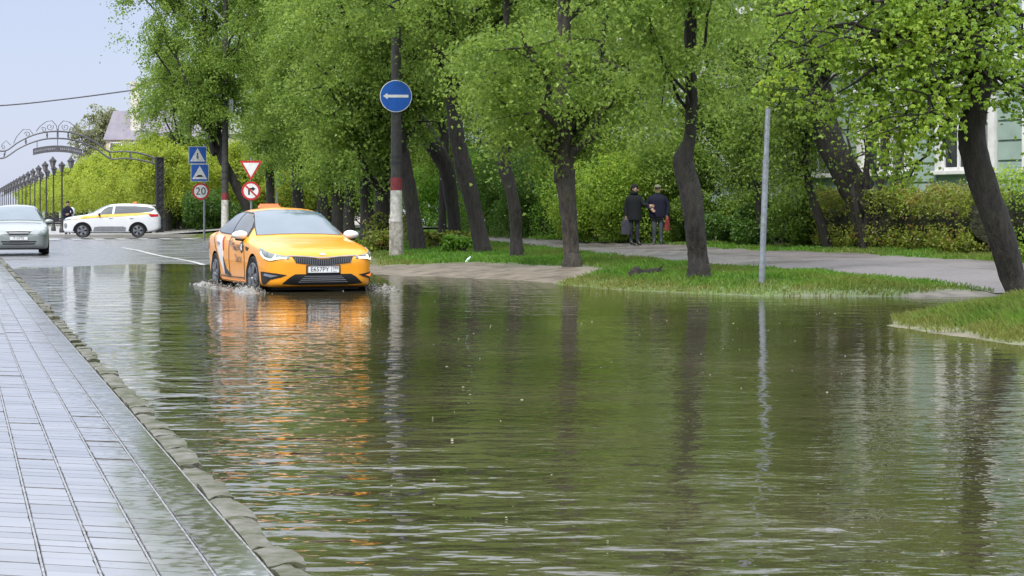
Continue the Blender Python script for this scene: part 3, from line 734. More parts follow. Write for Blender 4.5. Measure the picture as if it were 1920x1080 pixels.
# clipped hedge along the back of the path
def hedge(name, pts, w, h, n, leafm, label, seed, leaf=.07, core='hedge_core', lump=.12):
    rng = np.random.default_rng(seed); P = np.array(pts, float); root = empty(name, (P[0, 0], P[0, 1], gz(P[0, 0], P[0, 1])))
    seg = np.diff(P, axis=0); ln = np.linalg.norm(seg, axis=1); cum = np.concatenate([[0], np.cumsum(ln)])
    def where(s):
        i = np.clip(np.searchsorted(cum, s) - 1, 0, len(seg) - 1); t = (s - cum[i]) / ln[i]
        nrm = np.stack([seg[i, 1], -seg[i, 0]], -1) / ln[i][:, None]
        return P[i] + seg[i] * t[:, None], nrm
    s = rng.uniform(0, cum[-1], n); a = rng.uniform(0, 2 * np.pi, n); k = rng.uniform(.72, 1.04, n)
    cx = np.sign(np.cos(a)) * np.abs(np.cos(a))**.5; cz_ = np.sign(np.sin(a)) * np.abs(np.sin(a))**.5
    bulge = 1 + lump * (np.sin(s * 2.1 + a) + .7 * np.sin(s * 5.3 + 2 * a) + .6 * np.sin(s * 11 - 3 * a)) + rng.exponential(.035, n)
    q, nr = where(s); off = cx * k * bulge * w / 2
    xy = q + nr * off[:, None]; z = h / 2 + cz_ * k * bulge * h / 2
    z = np.maximum(z, rng.uniform(.02, .3, n))
    C = np.column_stack([xy, height(xy[:, 0], xy[:, 1]) + z]) - np.array(root.location)
    V, Q = leaf_quads(rng, C, leaf, .1, .8); mesh_fast('foliage', V, Q, M[leafm], root)
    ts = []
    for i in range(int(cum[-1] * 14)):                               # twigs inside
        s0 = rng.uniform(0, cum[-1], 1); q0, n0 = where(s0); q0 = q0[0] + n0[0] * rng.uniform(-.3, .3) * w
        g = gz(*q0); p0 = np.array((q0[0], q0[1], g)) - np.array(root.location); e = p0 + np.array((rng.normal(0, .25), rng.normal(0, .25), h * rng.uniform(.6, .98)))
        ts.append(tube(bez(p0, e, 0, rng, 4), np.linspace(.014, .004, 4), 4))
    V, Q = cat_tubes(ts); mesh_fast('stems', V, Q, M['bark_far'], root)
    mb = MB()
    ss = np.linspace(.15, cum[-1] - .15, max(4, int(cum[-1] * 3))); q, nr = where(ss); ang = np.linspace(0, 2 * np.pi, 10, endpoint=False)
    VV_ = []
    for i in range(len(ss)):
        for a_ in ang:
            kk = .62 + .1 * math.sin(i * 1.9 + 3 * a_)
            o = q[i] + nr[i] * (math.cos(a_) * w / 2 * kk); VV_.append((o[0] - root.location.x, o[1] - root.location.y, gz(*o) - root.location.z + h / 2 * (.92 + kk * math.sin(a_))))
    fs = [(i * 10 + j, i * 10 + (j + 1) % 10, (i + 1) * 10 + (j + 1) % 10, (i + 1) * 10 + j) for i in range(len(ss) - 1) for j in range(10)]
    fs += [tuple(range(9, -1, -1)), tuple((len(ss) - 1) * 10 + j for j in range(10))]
    mb.add(VV_, fs); mb.build('dark_core', M[core], root, 60)  # solid dark body added inside the leaves to block see-through
    return T(root, label, 'hedge')
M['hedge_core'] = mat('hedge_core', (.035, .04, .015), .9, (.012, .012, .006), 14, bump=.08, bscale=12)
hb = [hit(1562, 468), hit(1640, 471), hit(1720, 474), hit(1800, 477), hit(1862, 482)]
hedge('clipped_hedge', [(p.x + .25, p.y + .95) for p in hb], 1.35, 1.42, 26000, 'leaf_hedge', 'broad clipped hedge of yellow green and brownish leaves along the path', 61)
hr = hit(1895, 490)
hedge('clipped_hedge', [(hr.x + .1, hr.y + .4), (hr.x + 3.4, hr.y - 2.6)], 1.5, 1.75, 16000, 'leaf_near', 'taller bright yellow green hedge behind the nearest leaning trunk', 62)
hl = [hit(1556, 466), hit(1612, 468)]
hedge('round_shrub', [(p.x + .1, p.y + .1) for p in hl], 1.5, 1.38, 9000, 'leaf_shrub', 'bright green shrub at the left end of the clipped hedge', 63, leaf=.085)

# shrubs behind the path
def shrub(seed, w, h, n, leafm, leaf=.085):
    rng = np.random.default_rng(seed); L_ = []
    lumps = np.column_stack([rng.uniform(-.5, .5, 15) * w, rng.uniform(-.4, .4, 15) * w * .7, rng.uniform(.2, .85, 15) * h])
    rad = rng.uniform(.2, .36, 15) * h
    i = rng.integers(0, 15, n); d = rng.normal(size=(n, 3)); d /= np.linalg.norm(d, axis=1)[:, None]
    C = lumps[i] + d * (rad[i] * rng.uniform(.55, 1.15, n)**.5)[:, None]; C = C[C[:, 2] > .03]
    tb = [tube(bez((rng.normal(0, .15), rng.normal(0, .15), -.1), l, .1, rng, 5), np.linspace(.035, .01, 5), 5) for l in lumps]
    return cat_tubes(tb), leaf_quads(rng, C, leaf, .4, .6)
def put_shrub(name, px, d, wood, lv, leafm, label, group='shrubs along the back of the path', cat='shrub', y=None):
    p = at(px, 400, d); p.z = gz(p.x, p.y); root = empty(name, p)
    mesh_fast('stems', wood[0], wood[1], M['bark_far'], root); mesh_fast('foliage', lv[0], lv[1], M[leafm], root)
    return T(root, label, cat, group)
for k, (px, d, w, h, lm, lab) in enumerate((
        (915, 84, 3.6, 3.2, 'leaf_shrub', 'green shrub behind the leaning pair of trunks at the far end of the path'), (975, 78, 3.4, 3.4, 'leaf_dark', 'darker green shrub behind the kinked slim trunk'),
        (1030, 74, 3.4, 3.3, 'leaf_dark', 'dark green shrub just left of the pale straight trunk'), (1105, 70, 3.4, 3.4, 'leaf_shrub', 'bright green shrub just right of the pale straight trunk'),
        (1165, 62, 3.0, 3.3, 'leaf_near', 'bright green shrub right behind the hooded man'), (1225, 60, 2.8, 3.0, 'leaf_near', 'bright green shrub right behind the man with the red bag'),
        (1272, 60, 1.8, 1.6, 'leaf_dark', 'low dark shrub between the red bag and the bulging trunk'), (1345, 58, 2.6, 1.5, 'leaf_mid', 'loose green shrub right of the bulging trunk by the green house'),
        (1405, 55, 2.4, 1.25, 'leaf_dark', 'dark low shrub left of the grey pole by the green house'), (1475, 52, 2.4, 1.2, 'leaf_dark', 'dark low shrub right of the grey pole by the green house'),
        (1530, 50, 1.9, 1.5, 'leaf_mid', 'small green shrub at the foot of the young trunks'))):
    w_, l_ = shrub(300 + k, w, h, int(5200 * w * h**.5), lm); put_shrub('leafy_shrub', px, d, w_, l_, lm, lab)
for k, (px, d, w, h, lm, lab) in enumerate((
        (704, 55, 1.2, .62, 'leaf_hedge', 'low straggly shrub right of the taxi, left of the concrete pole'), (845, 57, 1.5, .5, 'leaf_hedge', 'small brownish tuft of shoots between the bent tree and its neighbour'),
        (730, 58, 1.0, 1.1, 'leaf_hedge', 'upright shoots at the foot of the trunk behind the concrete pole'), (865, 52, .8, .5, 'leaf_shrub', 'small green tuft beside the foot of the thick leaning trunk'))):
    w_, l_ = shrub(340 + k, w, h, int(1300 * w), lm, .1); put_shrub('low_shrub', px, d, w_, l_, lm, lab, 'low shrubs on the verge')
for k, (px, d, w, h, lab) in enumerate(((335, 117, 4.2, 2.4, 'dark green shrub behind the white car\'s tail, right of the gate post'), (405, 110, 4.0, 2.2, 'dark green shrub behind the blue crossing signs'), (365, 119, 4, 2.8, 'taller shrub farther back behind the blue crossing signs'))):
    w_, l_ = shrub(360 + k, w, h, 12000, 'leaf_dark', .14); put_shrub('leafy_shrub', px, d, w_, l_, 'leaf_dark' if k < 2 else 'leaf_shrub', lab, 'shrubs behind the crossing signs')

for k, (px, d, w, h, lab) in enumerate(((690, 122, 6, 3.6, 'far green shrub left of the concrete pole, deep between the trunks'), (800, 118, 6.5, 3.8, 'far green shrub just right of the concrete pole, deep between the trunks'),
                                      (868, 110, 5.5, 3.6, 'far green shrub between the strongly bent tree and the thick leaning trunk'), (610, 126, 7, 3.8, 'far green shrub behind the trunks above the taxi bonnet'))):
    w_, l_ = shrub(380 + k, w, h, 12000, 'leaf_mid', .15); put_shrub('leafy_shrub', px, d, w_, l_, 'leaf_mid' if k % 2 else 'leaf_shrub', lab, 'far shrubs between the trunks')
# boulevard of small clipped trees beyond the gate
pro = []
for i in range(3):
    w_, l_ = generic(400 + i, 5.6, 2.7, .13, 62, 1.5, 11)
    pro.append(put_tree('boulevard_tree', (0, 0, 0), w_, l_, 'bark_far', 'leaf_far', 'x'))
k = 0
for v_, u0 in ((11.6, 114), (15.2, 116), (19, 112), (22.8, 117)):
    for j in range(26 if v_ < 14 else 9):
        u_ = u0 + j * (4.6 + .16 * j)
        o = pro[k] if k < 3 else copy_tree(pro[k % 3])
        s = 1 + .06 * math.sin(k * 2.3) - (.1 if j == 0 else 0)
        o.location = R(u_, v_ + .3 * math.sin(k), .4); o.rotation_euler.z = k * 2.1; o.scale = (s, s, s)
        T(o, 'small yellow green tree in the boulevard rows beyond the iron gate', 'tree', 'boulevard trees beyond the gate'); k += 1
# pale half-bare tree beside the far roof
w_, l_ = generic(450, 15, 3.4, .3, 22, 4, 12)
o = put_tree('bare_tree', at(182, 400, 245) * 1, w_, l_, 'bark_far', 'leaf_bare', 'pale half bare tall tree beside the mansard roof beyond the gate', 'tree'); o.location.z = .2

# grass
rng = np.random.default_rng(21); n = 480000
d = 16 * np.exp(rng.uniform(0, math.log(95 / 16), n)); px = np.where(rng.uniform(size=n) < .9, rng.uniform(560, 2000, n), rng.uniform(2000, 3000, n))
x = (px - CX) / F * d; y = d
n2 = 26000; x = np.concatenate([x, rng.uniform(-22, -8, n2)]); y = np.concatenate([y, rng.uniform(84, 104, n2)])
s = sdist(x, y); g = np.clip(sandy(x, y), 0, 1)
ok = (s > -.04) & (rng.uniform(size=len(x)) > g * 1.05) & ~in_poly(x, y, PATHP)
x, y, s, g = x[ok], y[ok], s[ok], g[ok]
thin = rng.uniform(size=len(x)) < np.clip(.6 + .4 * smooth(.1, .7, s) + .3 * wob(x * .9, y * .9), .12, 1)
x, y, s, g = x[thin], y[thin], s[thin], g[thin]
h = rng.uniform(.05, .13, len(x)) * (1 + .006 * np.maximum(y - 30, 0)) * np.clip(.55 + .45 * smooth(.2, 1.2, s), .5, 1) * (1 + .25 * wob(x * 1.4, y * 1.1)) * np.where(y < 26.5, 1.6, 1)
w = rng.uniform(.005, .009, len(x)) * (1 + .02 * np.maximum(y - 20, 0))
az = rng.uniform(0, 2 * np.pi, len(x)); ln = rng.uniform(.1, .75, len(x)) * h
z = height(x, y) - .01
b0 = np.stack([x, y, z], -1); sd_ = np.stack([np.cos(az + 1.57), np.sin(az + 1.57), 0 * x], -1) * w[:, None]
md = b0 + np.stack([np.cos(az) * ln * .3, np.sin(az) * ln * .3, h * .6], -1); tp = b0 + np.stack([np.cos(az) * ln, np.sin(az) * ln, h * .95], -1)
V = np.stack([b0 - sd_, b0 + sd_, md + sd_ * .8, tp, md - sd_ * .8], 1).reshape(-1, 3)
Q = np.arange(len(V), dtype=np.int32).reshape(-1, 5)
o = mesh_fast('grass', V, Q, M['grass'])
T(o, 'fresh green grass of the verge and the small bank', 'grass', kind='stuff')
# dry, trampled edge growth near the waterline
at_ = o.data.attributes.new('dry', 'FLOAT', 'FACE'); at_.data.foreach_set('value', np.clip(np.maximum(1.15 - s / 1.3 + .5 * wob(x * 2, y * 2), .75 * wob(x * .55 + 2, y * .33)), 0, 1).astype(np.float32))
nt = M['grass'].node_tree; N, L = nt.nodes.new, nt.links.new
a = N('ShaderNodeAttribute'); a.attribute_name = 'dry'
cr = [q for q in nt.nodes if q.type == 'VALTORGB'][0]
mx = N('ShaderNodeMix'); mx.data_type = 'RGBA'; mx.inputs[7].default_value = (.21, .20, .055, 1)
hl = N('ShaderNodeMath'); hl.operation = 'MULTIPLY'; hl.inputs[1].default_value = .75; L(a.outputs['Fac'], hl.inputs[0]); L(hl.outputs[0], mx.inputs[0])
L(cr.outputs['Color'], mx.inputs[6])
for lk in list(nt.links):
    if lk.from_node == cr and lk.to_node != mx:
        ts_ = lk.to_socket; nt.links.remove(lk); L(mx.outputs[2], ts_)

#@@PART3
# ------------------------------------------------------------------ vehicles
M['taxi_paint'] = mat('orange_yellow_paint', (.86, .335, .010), .35, (.82, .315, .010), 2, coat=.6)
M['silver_paint'] = mat('silver_green_paint', (.28, .31, .31), .28, (.25, .28, .28), 2, metal=.35, coat=.7)
M['white_car_paint'] = mat('white_car_paint', (.72, .74, .78), .25, (.68, .70, .74), 2, coat=.7)
M['glass'] = mat('dark_window_glass', (.05, .062, .07), .05, (.045, .055, .062), 1.5, ior=1.9)
M['screen'] = mat('windscreen_glass', (.12, .165, .21), .06, (.09, .125, .16), 1.2, ior=2.0)  # pale blue base colour stands in for the sky reflected in the screen
M['lamp_glass'] = mat('lamp_glass', (.22, .27, .27), .06, (.12, .15, .15), 9, ior=1.8)
M['drl'] = mat('daylight_led', (.8, .85, .6), .3, emit=(1, 1, .72), estr=.9)
M['indicator'] = mat('lit_indicator', (.9, .2, .02), .3, emit=(1, .22, .03), estr=.7)
M['red_lamp'] = mat('red_lamp', (.45, .02, .03), .15, coat=.5)
M['yellow_strip'] = mat('yellow_film', (.78, .47, .06), .35)
M['grey_plastic'] = mat('grey_plastic', (.22, .23, .25), .5)
M['red_film'] = mat('red_film', (.6, .05, .03), .4)
M['ink'] = mat('black_ink', (.015, .015, .017), .4)
M['orange_lamp'] = mat('roof_sign_plastic', (.85, .26, .12), .35, emit=(1, .3, .15), estr=.12)
M['plate'] = mat('plate_white', (.72, .74, .75), .4, (.66, .68, .69), 8)

def text2d(body, size, spacing=1.0):
    cu = bpy.data.curves.new('t', 'FONT'); cu.body = body; cu.size = size; cu.align_x = 'CENTER'; cu.align_y = 'CENTER'; cu.space_character = spacing
    cu.resolution_u = 3
    o = bpy.data.objects.new('t', cu); COL.objects.link(o)
    dg = bpy.context.evaluated_depsgraph_get(); dg.update()
    me = bpy.data.meshes.new_from_object(o.evaluated_get(dg))
    vs = [(v.co.x, v.co.y) for v in me.vertices]; fs = [list(p.vertices) for p in me.polygons]
    bpy.data.objects.remove(o); bpy.data.curves.remove(cu); bpy.data.meshes.remove(me)
    return vs, fs

def frame(L_, kind, a=0.0):
    h = L_ / 2; z = Vector((0, 0, 1))
    if kind == 'F': return (Vector((h + 4, 0, 0)), Vector((0, 1, 0)), z, Vector((-1, 0, 0)))
    if kind == 'B': return (Vector((-h - 4, 0, 0)), Vector((0, 1, 0)), z, Vector((1, 0, 0)))
    if kind == 'R': return (Vector((h, -4, 0)), Vector((-1, 0, 0)), z, Vector((0, 1, 0)))
    if kind == 'L': return (Vector((h, 4, 0)), Vector((-1, 0, 0)), z, Vector((0, -1, 0)))
    if kind == 'T': return (Vector((h, 0, 5)), Vector((-1, 0, 0)), Vector((0, 1, 0)), Vector((0, 0, -1)))
    s, c = math.sin(a), math.cos(a); sg = -1 if kind == 'DR' else 1
    d = Vector((-c, -sg * s, 0)); return (Vector((h, 0, 0)) - d * 5, Vector((-s, sg * c, 0)), z, d)

def patch(bvh, out, fr, off, m_, parent, name, g=.06, depth=.02):
    """a closed thin panel that lies on the body: 2-D outline projected along fr, standing 'off' proud"""
    O, au, av, dr = fr; P0 = [Vector(p) for p in out]; P = []
    for i in range(len(P0)):
        q0, q1 = P0[i], P0[(i + 1) % len(P0)]; k = int((q1 - q0).length / g) + 1
        P += [q0.lerp(q1, j / k) for j in range(k)]
    n = len(P)
    xs = [p.x for p in P]; ys = [p.y for p in P]; pts = list(P); edges = [(i, (i + 1) % n) for i in range(n)]
    arr = np.array([(p.x, p.y) for p in P])
    for X in np.arange(min(xs) + g / 2, max(xs), g):
        for Y in np.arange(min(ys) + g / 2, max(ys), g): pts.append(Vector((X, Y)))
    vs, es, fs = delaunay_2d_cdt(pts, edges, [list(range(n))], 1, 1e-5)[:3]
    used = sorted({i for f in fs for i in f}); mp = {i: j for j, i in enumerate(used)}; vs = [vs[i] for i in used]; fs = [[mp[i] for i in f] for f in fs]
    top, bot = [], []
    for q in vs:
        o = O + au * q.x + av * q.y; h_ = bvh.ray_cast(o, dr, 9)
        if h_[0] is None:
            h_ = bvh.find_nearest(o + dr * 4.2)
        p, nn = h_[0], h_[1]; nn = -nn if nn.dot(dr) > 0 else nn
        top.append(p + nn * (off + .004)); bot.append(p - nn * depth)
    N_ = len(vs); F_ = [tuple(f) for f in fs]
    cnt = {}
    for f in F_:
        for i in range(len(f)):
            e = (f[i], f[(i + 1) % len(f)]); cnt[e] = 1
    side = [(e[1], e[0], N_ + e[0], N_ + e[1]) for e in cnt if (e[1], e[0]) not in cnt]
    me = bpy.data.meshes.new(name); me.from_pydata(top + bot, [], F_ + [tuple(N_ + i for i in f[::-1]) for f in F_] + side); me.update()
    bm = bmesh.new(); bm.from_mesh(me); bmesh.ops.recalc_face_normals(bm, faces=bm.faces); bm.to_mesh(me); bm.free()
    me.polygons.foreach_set('use_smooth', np.ones(len(me.polygons), bool)); me.set_sharp_from_angle(angle=math.radians(40))
    return link(name, me, m_, parent)

def strip(pts, w):
    P = [Vector(p) for p in pts]; l, r = [], []
    for i, p in enumerate(P):
        t = (P[min(i + 1, len(P) - 1)] - P[max(i - 1, 0)]).normalized(); nn = Vector((-t.y, t.x)) * (w[i] if isinstance(w, list) else w) / 2
        l.append(p + nn); r.append(p - nn)
    return [tuple(q) for q in l + r[::-1]]

def decal(bvh, body, size, c, fr, m_, parent, name, flip=False, off=.006, spacing=1.):
    vs, fs = text2d(body, size, spacing); O, au, av, dr = fr; V = []
    for x, y in vs:
        o = O + au * (c[0] + (-x if flip else x)) + av * (c[1] + y); h_ = bvh.ray_cast(o, dr, 9)
        V.append((h_[0] if h_[0] is not None else o + dr * 3) - dr * (off + .006))
    me = bpy.data.meshes.new(name); me.from_pydata(V, [], fs); me.update(); return link(name, me, m_, parent)

def mirror(out): return [(-x, y) for x, y in out][::-1]

def loft(P, L_, n=76, k=40):
    f = {q: pchip(P[q]) for q in ('zb', 'wm', 'zs', 'zt', 'wr', 'kr')}
    s = np.concatenate([[0, .012, .03, .06, .1, .15], np.linspace(.2, L_ - .2, n), [L_ - .14, L_ - .09, L_ - .05, L_ - .02, L_]])
    rings = []
    for si in s:
        zb, wm, zs, zt, wr, kr = (float(f[q](si)) for q in ('zb', 'wm', 'zs', 'zt', 'wr', 'kr')); hb = zs - zb
        zr = zs + kr * (zt - zs); bul = .035 * max(0, min(1, (zt - zs - .15) / .25))
        wr = min(wr, wm * .93)
        H = [(0, zb), (wm * .55, zb), (wm * .86, zb + .004), (wm * .965, zb + .05), (wm * .992, zb + .34 * hb), (wm, zb + .62 * hb), (wm * .992, zs - .10 * hb), (wm * .955, zs - .01),
             ((wm * .955 + wr) / 2 + bul, (zs + zr) / 2 + .005), (wr, zr), (wr * .62, zr + (zt - zr) * .72), (0, zt)]
        q = resample(np.array(H), k); q[0, 0] = q[-1, 0] = 0
        rings.append(np.concatenate([[(L_ / 2 - si, y, z) for y, z in q], [(L_ / 2 - si, -y, z) for y, z in q[1:-1][::-1]]]))
    m_ = len(rings[0]); V = [tuple(p) for r in rings for p in r]; fs = []
    for i in range(len(rings) - 1):
        for j in range(m_): fs.append((i * m_ + j, (i + 1) * m_ + j, (i + 1) * m_ + (j + 1) % m_, i * m_ + (j + 1) % m_))
    for i, fl in ((0, 1), (len(rings) - 1, 0)):
        c = np.mean(rings[i], 0); V.append(tuple(c)); ci = len(V) - 1
        for j in range(m_):
            t = (ci, i * m_ + j, i * m_ + (j + 1) % m_); fs.append(t if fl else t[::-1])
    return V, fs

def car_body(name, P, L_, paint, parent, axles, arch_r, wmax):
    V, fs = loft(P, L_); me = bpy.data.meshes.new(name); me.from_pydata(V, [], fs); me.update()
    bm = bmesh.new(); bm.from_mesh(me); bmesh.ops.recalc_face_normals(bm, faces=bm.faces); bm.to_mesh(me); bm.free()
    bvh = BVHTree.FromPolygons([v.co.copy() for v in me.vertices], [tuple(p.vertices) for p in me.polygons])
    o = link(name, me, [paint, M['black']], parent); cut = MB()
    for s in axles:
        for sg in (-1, 1):
            ring = [(L_ / 2 - s + arch_r * math.cos(a), arch_r * math.sin(a)) for a in np.linspace(0, 2 * math.pi, 40, endpoint=False)]
            y0, y1 = sg * (wmax - .30), sg * (wmax + .2)
            n = 40; Vv = [(x, y0, z + .335) for x, z in ring] + [(x, y1, z + .335) for x, z in ring]
            cut.add(Vv, [list(range(n))[::-1], [n + i for i in range(n)]] + [(i, (i + 1) % n, n + (i + 1) % n, n + i) for i in range(n)], 1)
    co = cut.build('cutter', [paint, M['black']], parent)
    bm = bmesh.new(); bm.from_mesh(co.data); bmesh.ops.recalc_face_normals(bm, faces=bm.faces); bm.to_mesh(co.data); bm.free()
    md = o.modifiers.new('arches', 'BOOLEAN'); md.operation = 'DIFFERENCE'; md.object = co; md.solver = 'EXACT'
    dg = bpy.context.evaluated_depsgraph_get(); dg.update()
    new = bpy.data.meshes.new_from_object(o.evaluated_get(dg)); o.modifiers.clear(); o.data = new; bpy.data.objects.remove(co)
    new.polygons.foreach_set('use_smooth', np.ones(len(new.polygons), bool)); new.set_sharp_from_angle(angle=math.radians(32))
    return o, bvh

def lathe_y(prof, n=40):
    V, fs = [], []
    for a in np.linspace(0, 2 * math.pi, n, endpoint=False):
        for r, y in prof: V.append((r * math.cos(a), y, r * math.sin(a)))
    k = len(prof)
    for i in range(n):
        for j in range(k - 1): fs.append((i * k + j, i * k + j + 1, ((i + 1) % n) * k + j + 1, ((i + 1) % n) * k + j))
    return V, fs

def wheel(parent, x, y, r, wd, sg, spokes=5, rim='rim', turn=0.0):
    """wheel > tyre mesh with rim and brake disc sub-parts; sg = +1 outer side towards +y"""
    h = wd / 2; ri = r * .68
    V, fs = lathe_y([(ri, -h * .8), (r * .93, -h), (r * .985, -h * .8), (r, -h * .4), (r, h * .4), (r * .985, h * .8), (r * .93, h), (ri, h * .8), (ri * .96, h * .55), (ri * .96, -h * .8), (ri, -h * .8)])
    t = MB().add(V, fs).build('wheel', M['rubber'], parent, 50); t.location = (x, y, r); t.rotation_euler = (0, 0, turn)
    b = MB(); V, fs = lathe_y([(ri * 1.0, sg * h * .86), (ri * .92, sg * h * .9), (ri * .88, sg * h * .6)]); b.add(V, fs)
    for k in range(spokes):
        a0 = 2 * math.pi * k / spokes
        for da in (-.17, .17):
            c, s = math.cos(a0 + da * .9), math.sin(a0 + da * .9); px_, pz = -s, c
            w0, w1 = .022, .036
            p = [(c * .05 + px_ * w0, s * .05 + pz * w0), (c * ri * .93 + px_ * w1, s * ri * .93 + pz * w1), (c * ri * .93 - px_ * w1, s * ri * .93 - pz * w1), (c * .05 - px_ * w0, s * .05 - pz * w0)]
            Mx = Matrix(((1, 0, 0, 0), (0, 0, sg, sg * h * .55), (0, 1, 0, 0), (0, 0, 0, 1)))
            b.prism(p, Mx, .05)
    V, fs = lathe_y([(.001, sg * h * .85), (.045, sg * h * .85), (.06, sg * h * .7), (.06, sg * h * .3)]); b.add(V, fs)
    b.build('rim', M[rim], t, 40)
    V, fs = lathe_y([(.001, sg * h * .2), (ri * .7, sg * h * .2), (ri * .96, sg * h * .1)]); MB().add(V, fs).build('brake_disc', M['black'], t, 40)
    return t

def number_plate(parent, loc, text, w=.52, h=.112, region=None):
    p = MB().box((0, 0, 0), (.012, w, h), bev=.003).build('number_plate', M['plate'], parent); p.location = loc
    def put(tx, size, y, z, sp=1.0):
        vs, fs = text2d(tx, size, sp); me = bpy.data.meshes.new('lettering'); me.from_pydata([(.0085, y + a, z + b_) for a, b_ in vs], [], fs); link('lettering', me, M['ink'], p)
    put(text, .098, -.065 if region else 0, 0, 1.0)
    if region:
        put(region, .066, .195, .016); put('RUS', .03, .185, -.036)
        e = MB()
        e.box((.009, .128, 0), (.003, .004, h * .94)); e.build('divider', M['ink'], p)
    e = MB()
    for (yy, zz, a, b_) in ((0, h / 2 - .004, w, .005), (0, -h / 2 + .004, w, .005), (w / 2 - .004, 0, .005, h), (-w / 2 + .004, 0, .005, h)): e.box((.0075, yy, zz), (.003, a, b_))
    e.build('plate_border', M['ink'], p)
    return p

def wing_mirror(parent, x, y, z, sg, cap, s=1.):
    b = MB(); bm = bmesh.new(); bmesh.ops.create_icosphere(bm, subdivisions=3, radius=1); bm.verts.index_update()
    V = []
    for q in bm.verts:
        p = q.co; V.append((x + (p.x * .075 if p.x > 0 else max(p.x, -.45) * .075) * s, y + sg * (.125 + p.y * sg * .135) * s, z + p.z * .075 * s * (1 + .25 * p.y * -sg * .5)))
    b.add(V, [[q.index for q in f.verts] for f in bm.faces]); bm.free()
    o = b.build('wing_mirror', cap, parent, 60)
    MB().tube([(x - .01, y - sg * .07, z - .085 * s), (x, y + sg * .08 * s, z - .07 * s), (x, y + sg * .2 * s, z - .068 * s)], [.03, .032, .02], 8).build('mirror_foot', M['black'], o)
    return o

def heading(fx, fy): return math.atan2(fy, fx)

# ---- the taxi: orange yellow saloon driving through the water towards us
def saloon_params(L_, W, H, hood=1.0):
    h = W / 2
    return dict(
        zb=[(0, .30), (.06, .21), (.3, .175), (1.2, .18), (3.6, .19), (4.3, .24), (L_ - .05, .36), (L_, .42)],
        wm=[(0, h * .60), (.03, h * .72), (.1, h * .825), (.25, h * .915), (.5, h * .965), (1.0, h * .99), (1.6, h), (3.6, h), (4.2, h * .975), (L_ - .25, h * .91), (L_ - .08, h * .8), (L_, h * .66)],
        zs=[(0, .60), (.05, .66), (.2, .73), (.5, .80), (1.0, .865), (1.6, .92), (2.6, .955), (3.6, .985), (4.3, 1.0), (L_ - .2, .97), (L_, .86)],
        zt=[(0, .64), (.06, .72), (.2, .785), (.5, .85), (1.0, .93), (1.33, .98), (1.6, 1.105), (1.9, 1.245), (2.2, 1.37), (2.45, 1.435), (2.8, H), (3.2, H - .02), (3.6, H - .1), (4.0, 1.22), (4.35, 1.10), (4.65, 1.07), (L_ - .05, 1.0), (L_, .92)],
        wr=[(0, h * .5), (.3, h * .72), (1.0, h * .77), (1.4, h * .76), (2.1, h * .66), (2.6, h * .645), (3.4, h * .63), (4.0, h * .66), (4.5, h * .74), (L_, h * .5)],
        kr=[(0, .5), (1.3, .55), (1.7, .74), (2.2, .84), (3.4, .84), (4.0, .76), (4.4, .5), (L_, .5)])

TL, TW = 4.855, 1.86
fwd = (.355, -.935)
pc = at(606, 400, 31.4); ang = heading(*fwd); fl = math.hypot(*fwd)
root = empty('taxi_car', (pc.x - fwd[0] / fl * TL / 2, pc.y - fwd[1] / fl * TL / 2, -.11), ang)
T(root, 'orange yellow taxi saloon driving through the flood water with its lights on', 'taxi')
body, bv = car_body('body', saloon_params(TL, TW, 1.465), TL, M['taxi_paint'], root, (.97, 3.775), .375, .93)
FRt, RT, LT, TT = (frame(TL, q) for q in 'FRLT'); DR, DL = frame(TL, 'DR', math.radians(40)), frame(TL, 'DL', math.radians(40))
# windscreen and windows
ws = [(-.715, .995), (-.36, 1.012), (0, 1.018), (.36, 1.012), (.715, .995), (.68, 1.10), (.60, 1.28), (.55, 1.375), (.3, 1.405), (0, 1.412), (-.3, 1.405), (-.55, 1.375), (-.60, 1.28), (-.68, 1.10)]
patch(bv, [(x * 1.02, .985 + (z - .985) * 1.02) for x, z in ws], FRt, .003, M['black'], root, 'windscreen_seal'); patch(bv, ws, FRt, .007, M['screen'], root, 'windscreen')
win_f = [(1.72, .985), (2.60, 1.005), (2.60, 1.36), (2.30, 1.335), (2.05, 1.245), (1.85, 1.12)]
win_r = [(2.66, 1.007), (3.45, 1.03), (3.86, 1.075), (3.70, 1.20), (3.40, 1.31), (3.0, 1.365), (2.66, 1.365)]
for fr in (RT, LT):
    patch(bv, [(1.64, .972), (3.5, 1.015), (3.95, 1.068), (3.75, 1.22), (3.42, 1.335), (3.0, 1.388), (2.6, 1.385), (2.28, 1.355), (2.0, 1.255), (1.8, 1.12)], fr, .003, M['black'], root, 'window_trim')
    patch(bv, win_f, fr, .007, M['glass'], root, 'side_window'); patch(bv, win_r, fr, .007, M['glass'], root, 'side_window')
patch(bv, [(3.70, -.5), (4.28, -.58), (4.28, .58), (3.70, .5)], TT, .005, M['glass'], root, 'rear_window')
# nose
gt = [(-.50, .665), (-.25, .655), (-.12, .64), (0, .632), (.12, .64), (.25, .655), (.50, .665)]; gb = [(.44, .575), (.2, .545), (0, .535), (-.2, .545), (-.44, .575)]
gr = patch(bv, gt + gb, FRt, .006, M['black'], root, 'grille')
bars = MB()
for k in range(31):
    y = -.45 + .9 * k / 30; zt = np.interp(abs(y), [0, .12, .25, .5], [.628, .636, .651, .66]); zb = np.interp(abs(y), [0, .2, .44], [.54, .55, .58])
    h_ = bv.ray_cast(Vector((6, y, (zt + zb) / 2)), Vector((-1, 0, 0)), 9)
    if h_[0]: bars.box((h_[0].x + .008, y, (zt + zb) / 2), (.014, .009, zt - zb))
bars.build('grille_bars', M['rim'], gr)
patch(bv, strip([(-.56, .682), (-.3, .672), (-.13, .657), (0, .648), (.13, .657), (.3, .672), (.56, .682)], .014), FRt, .008, M['rim'], root, 'chrome_strip', .03)
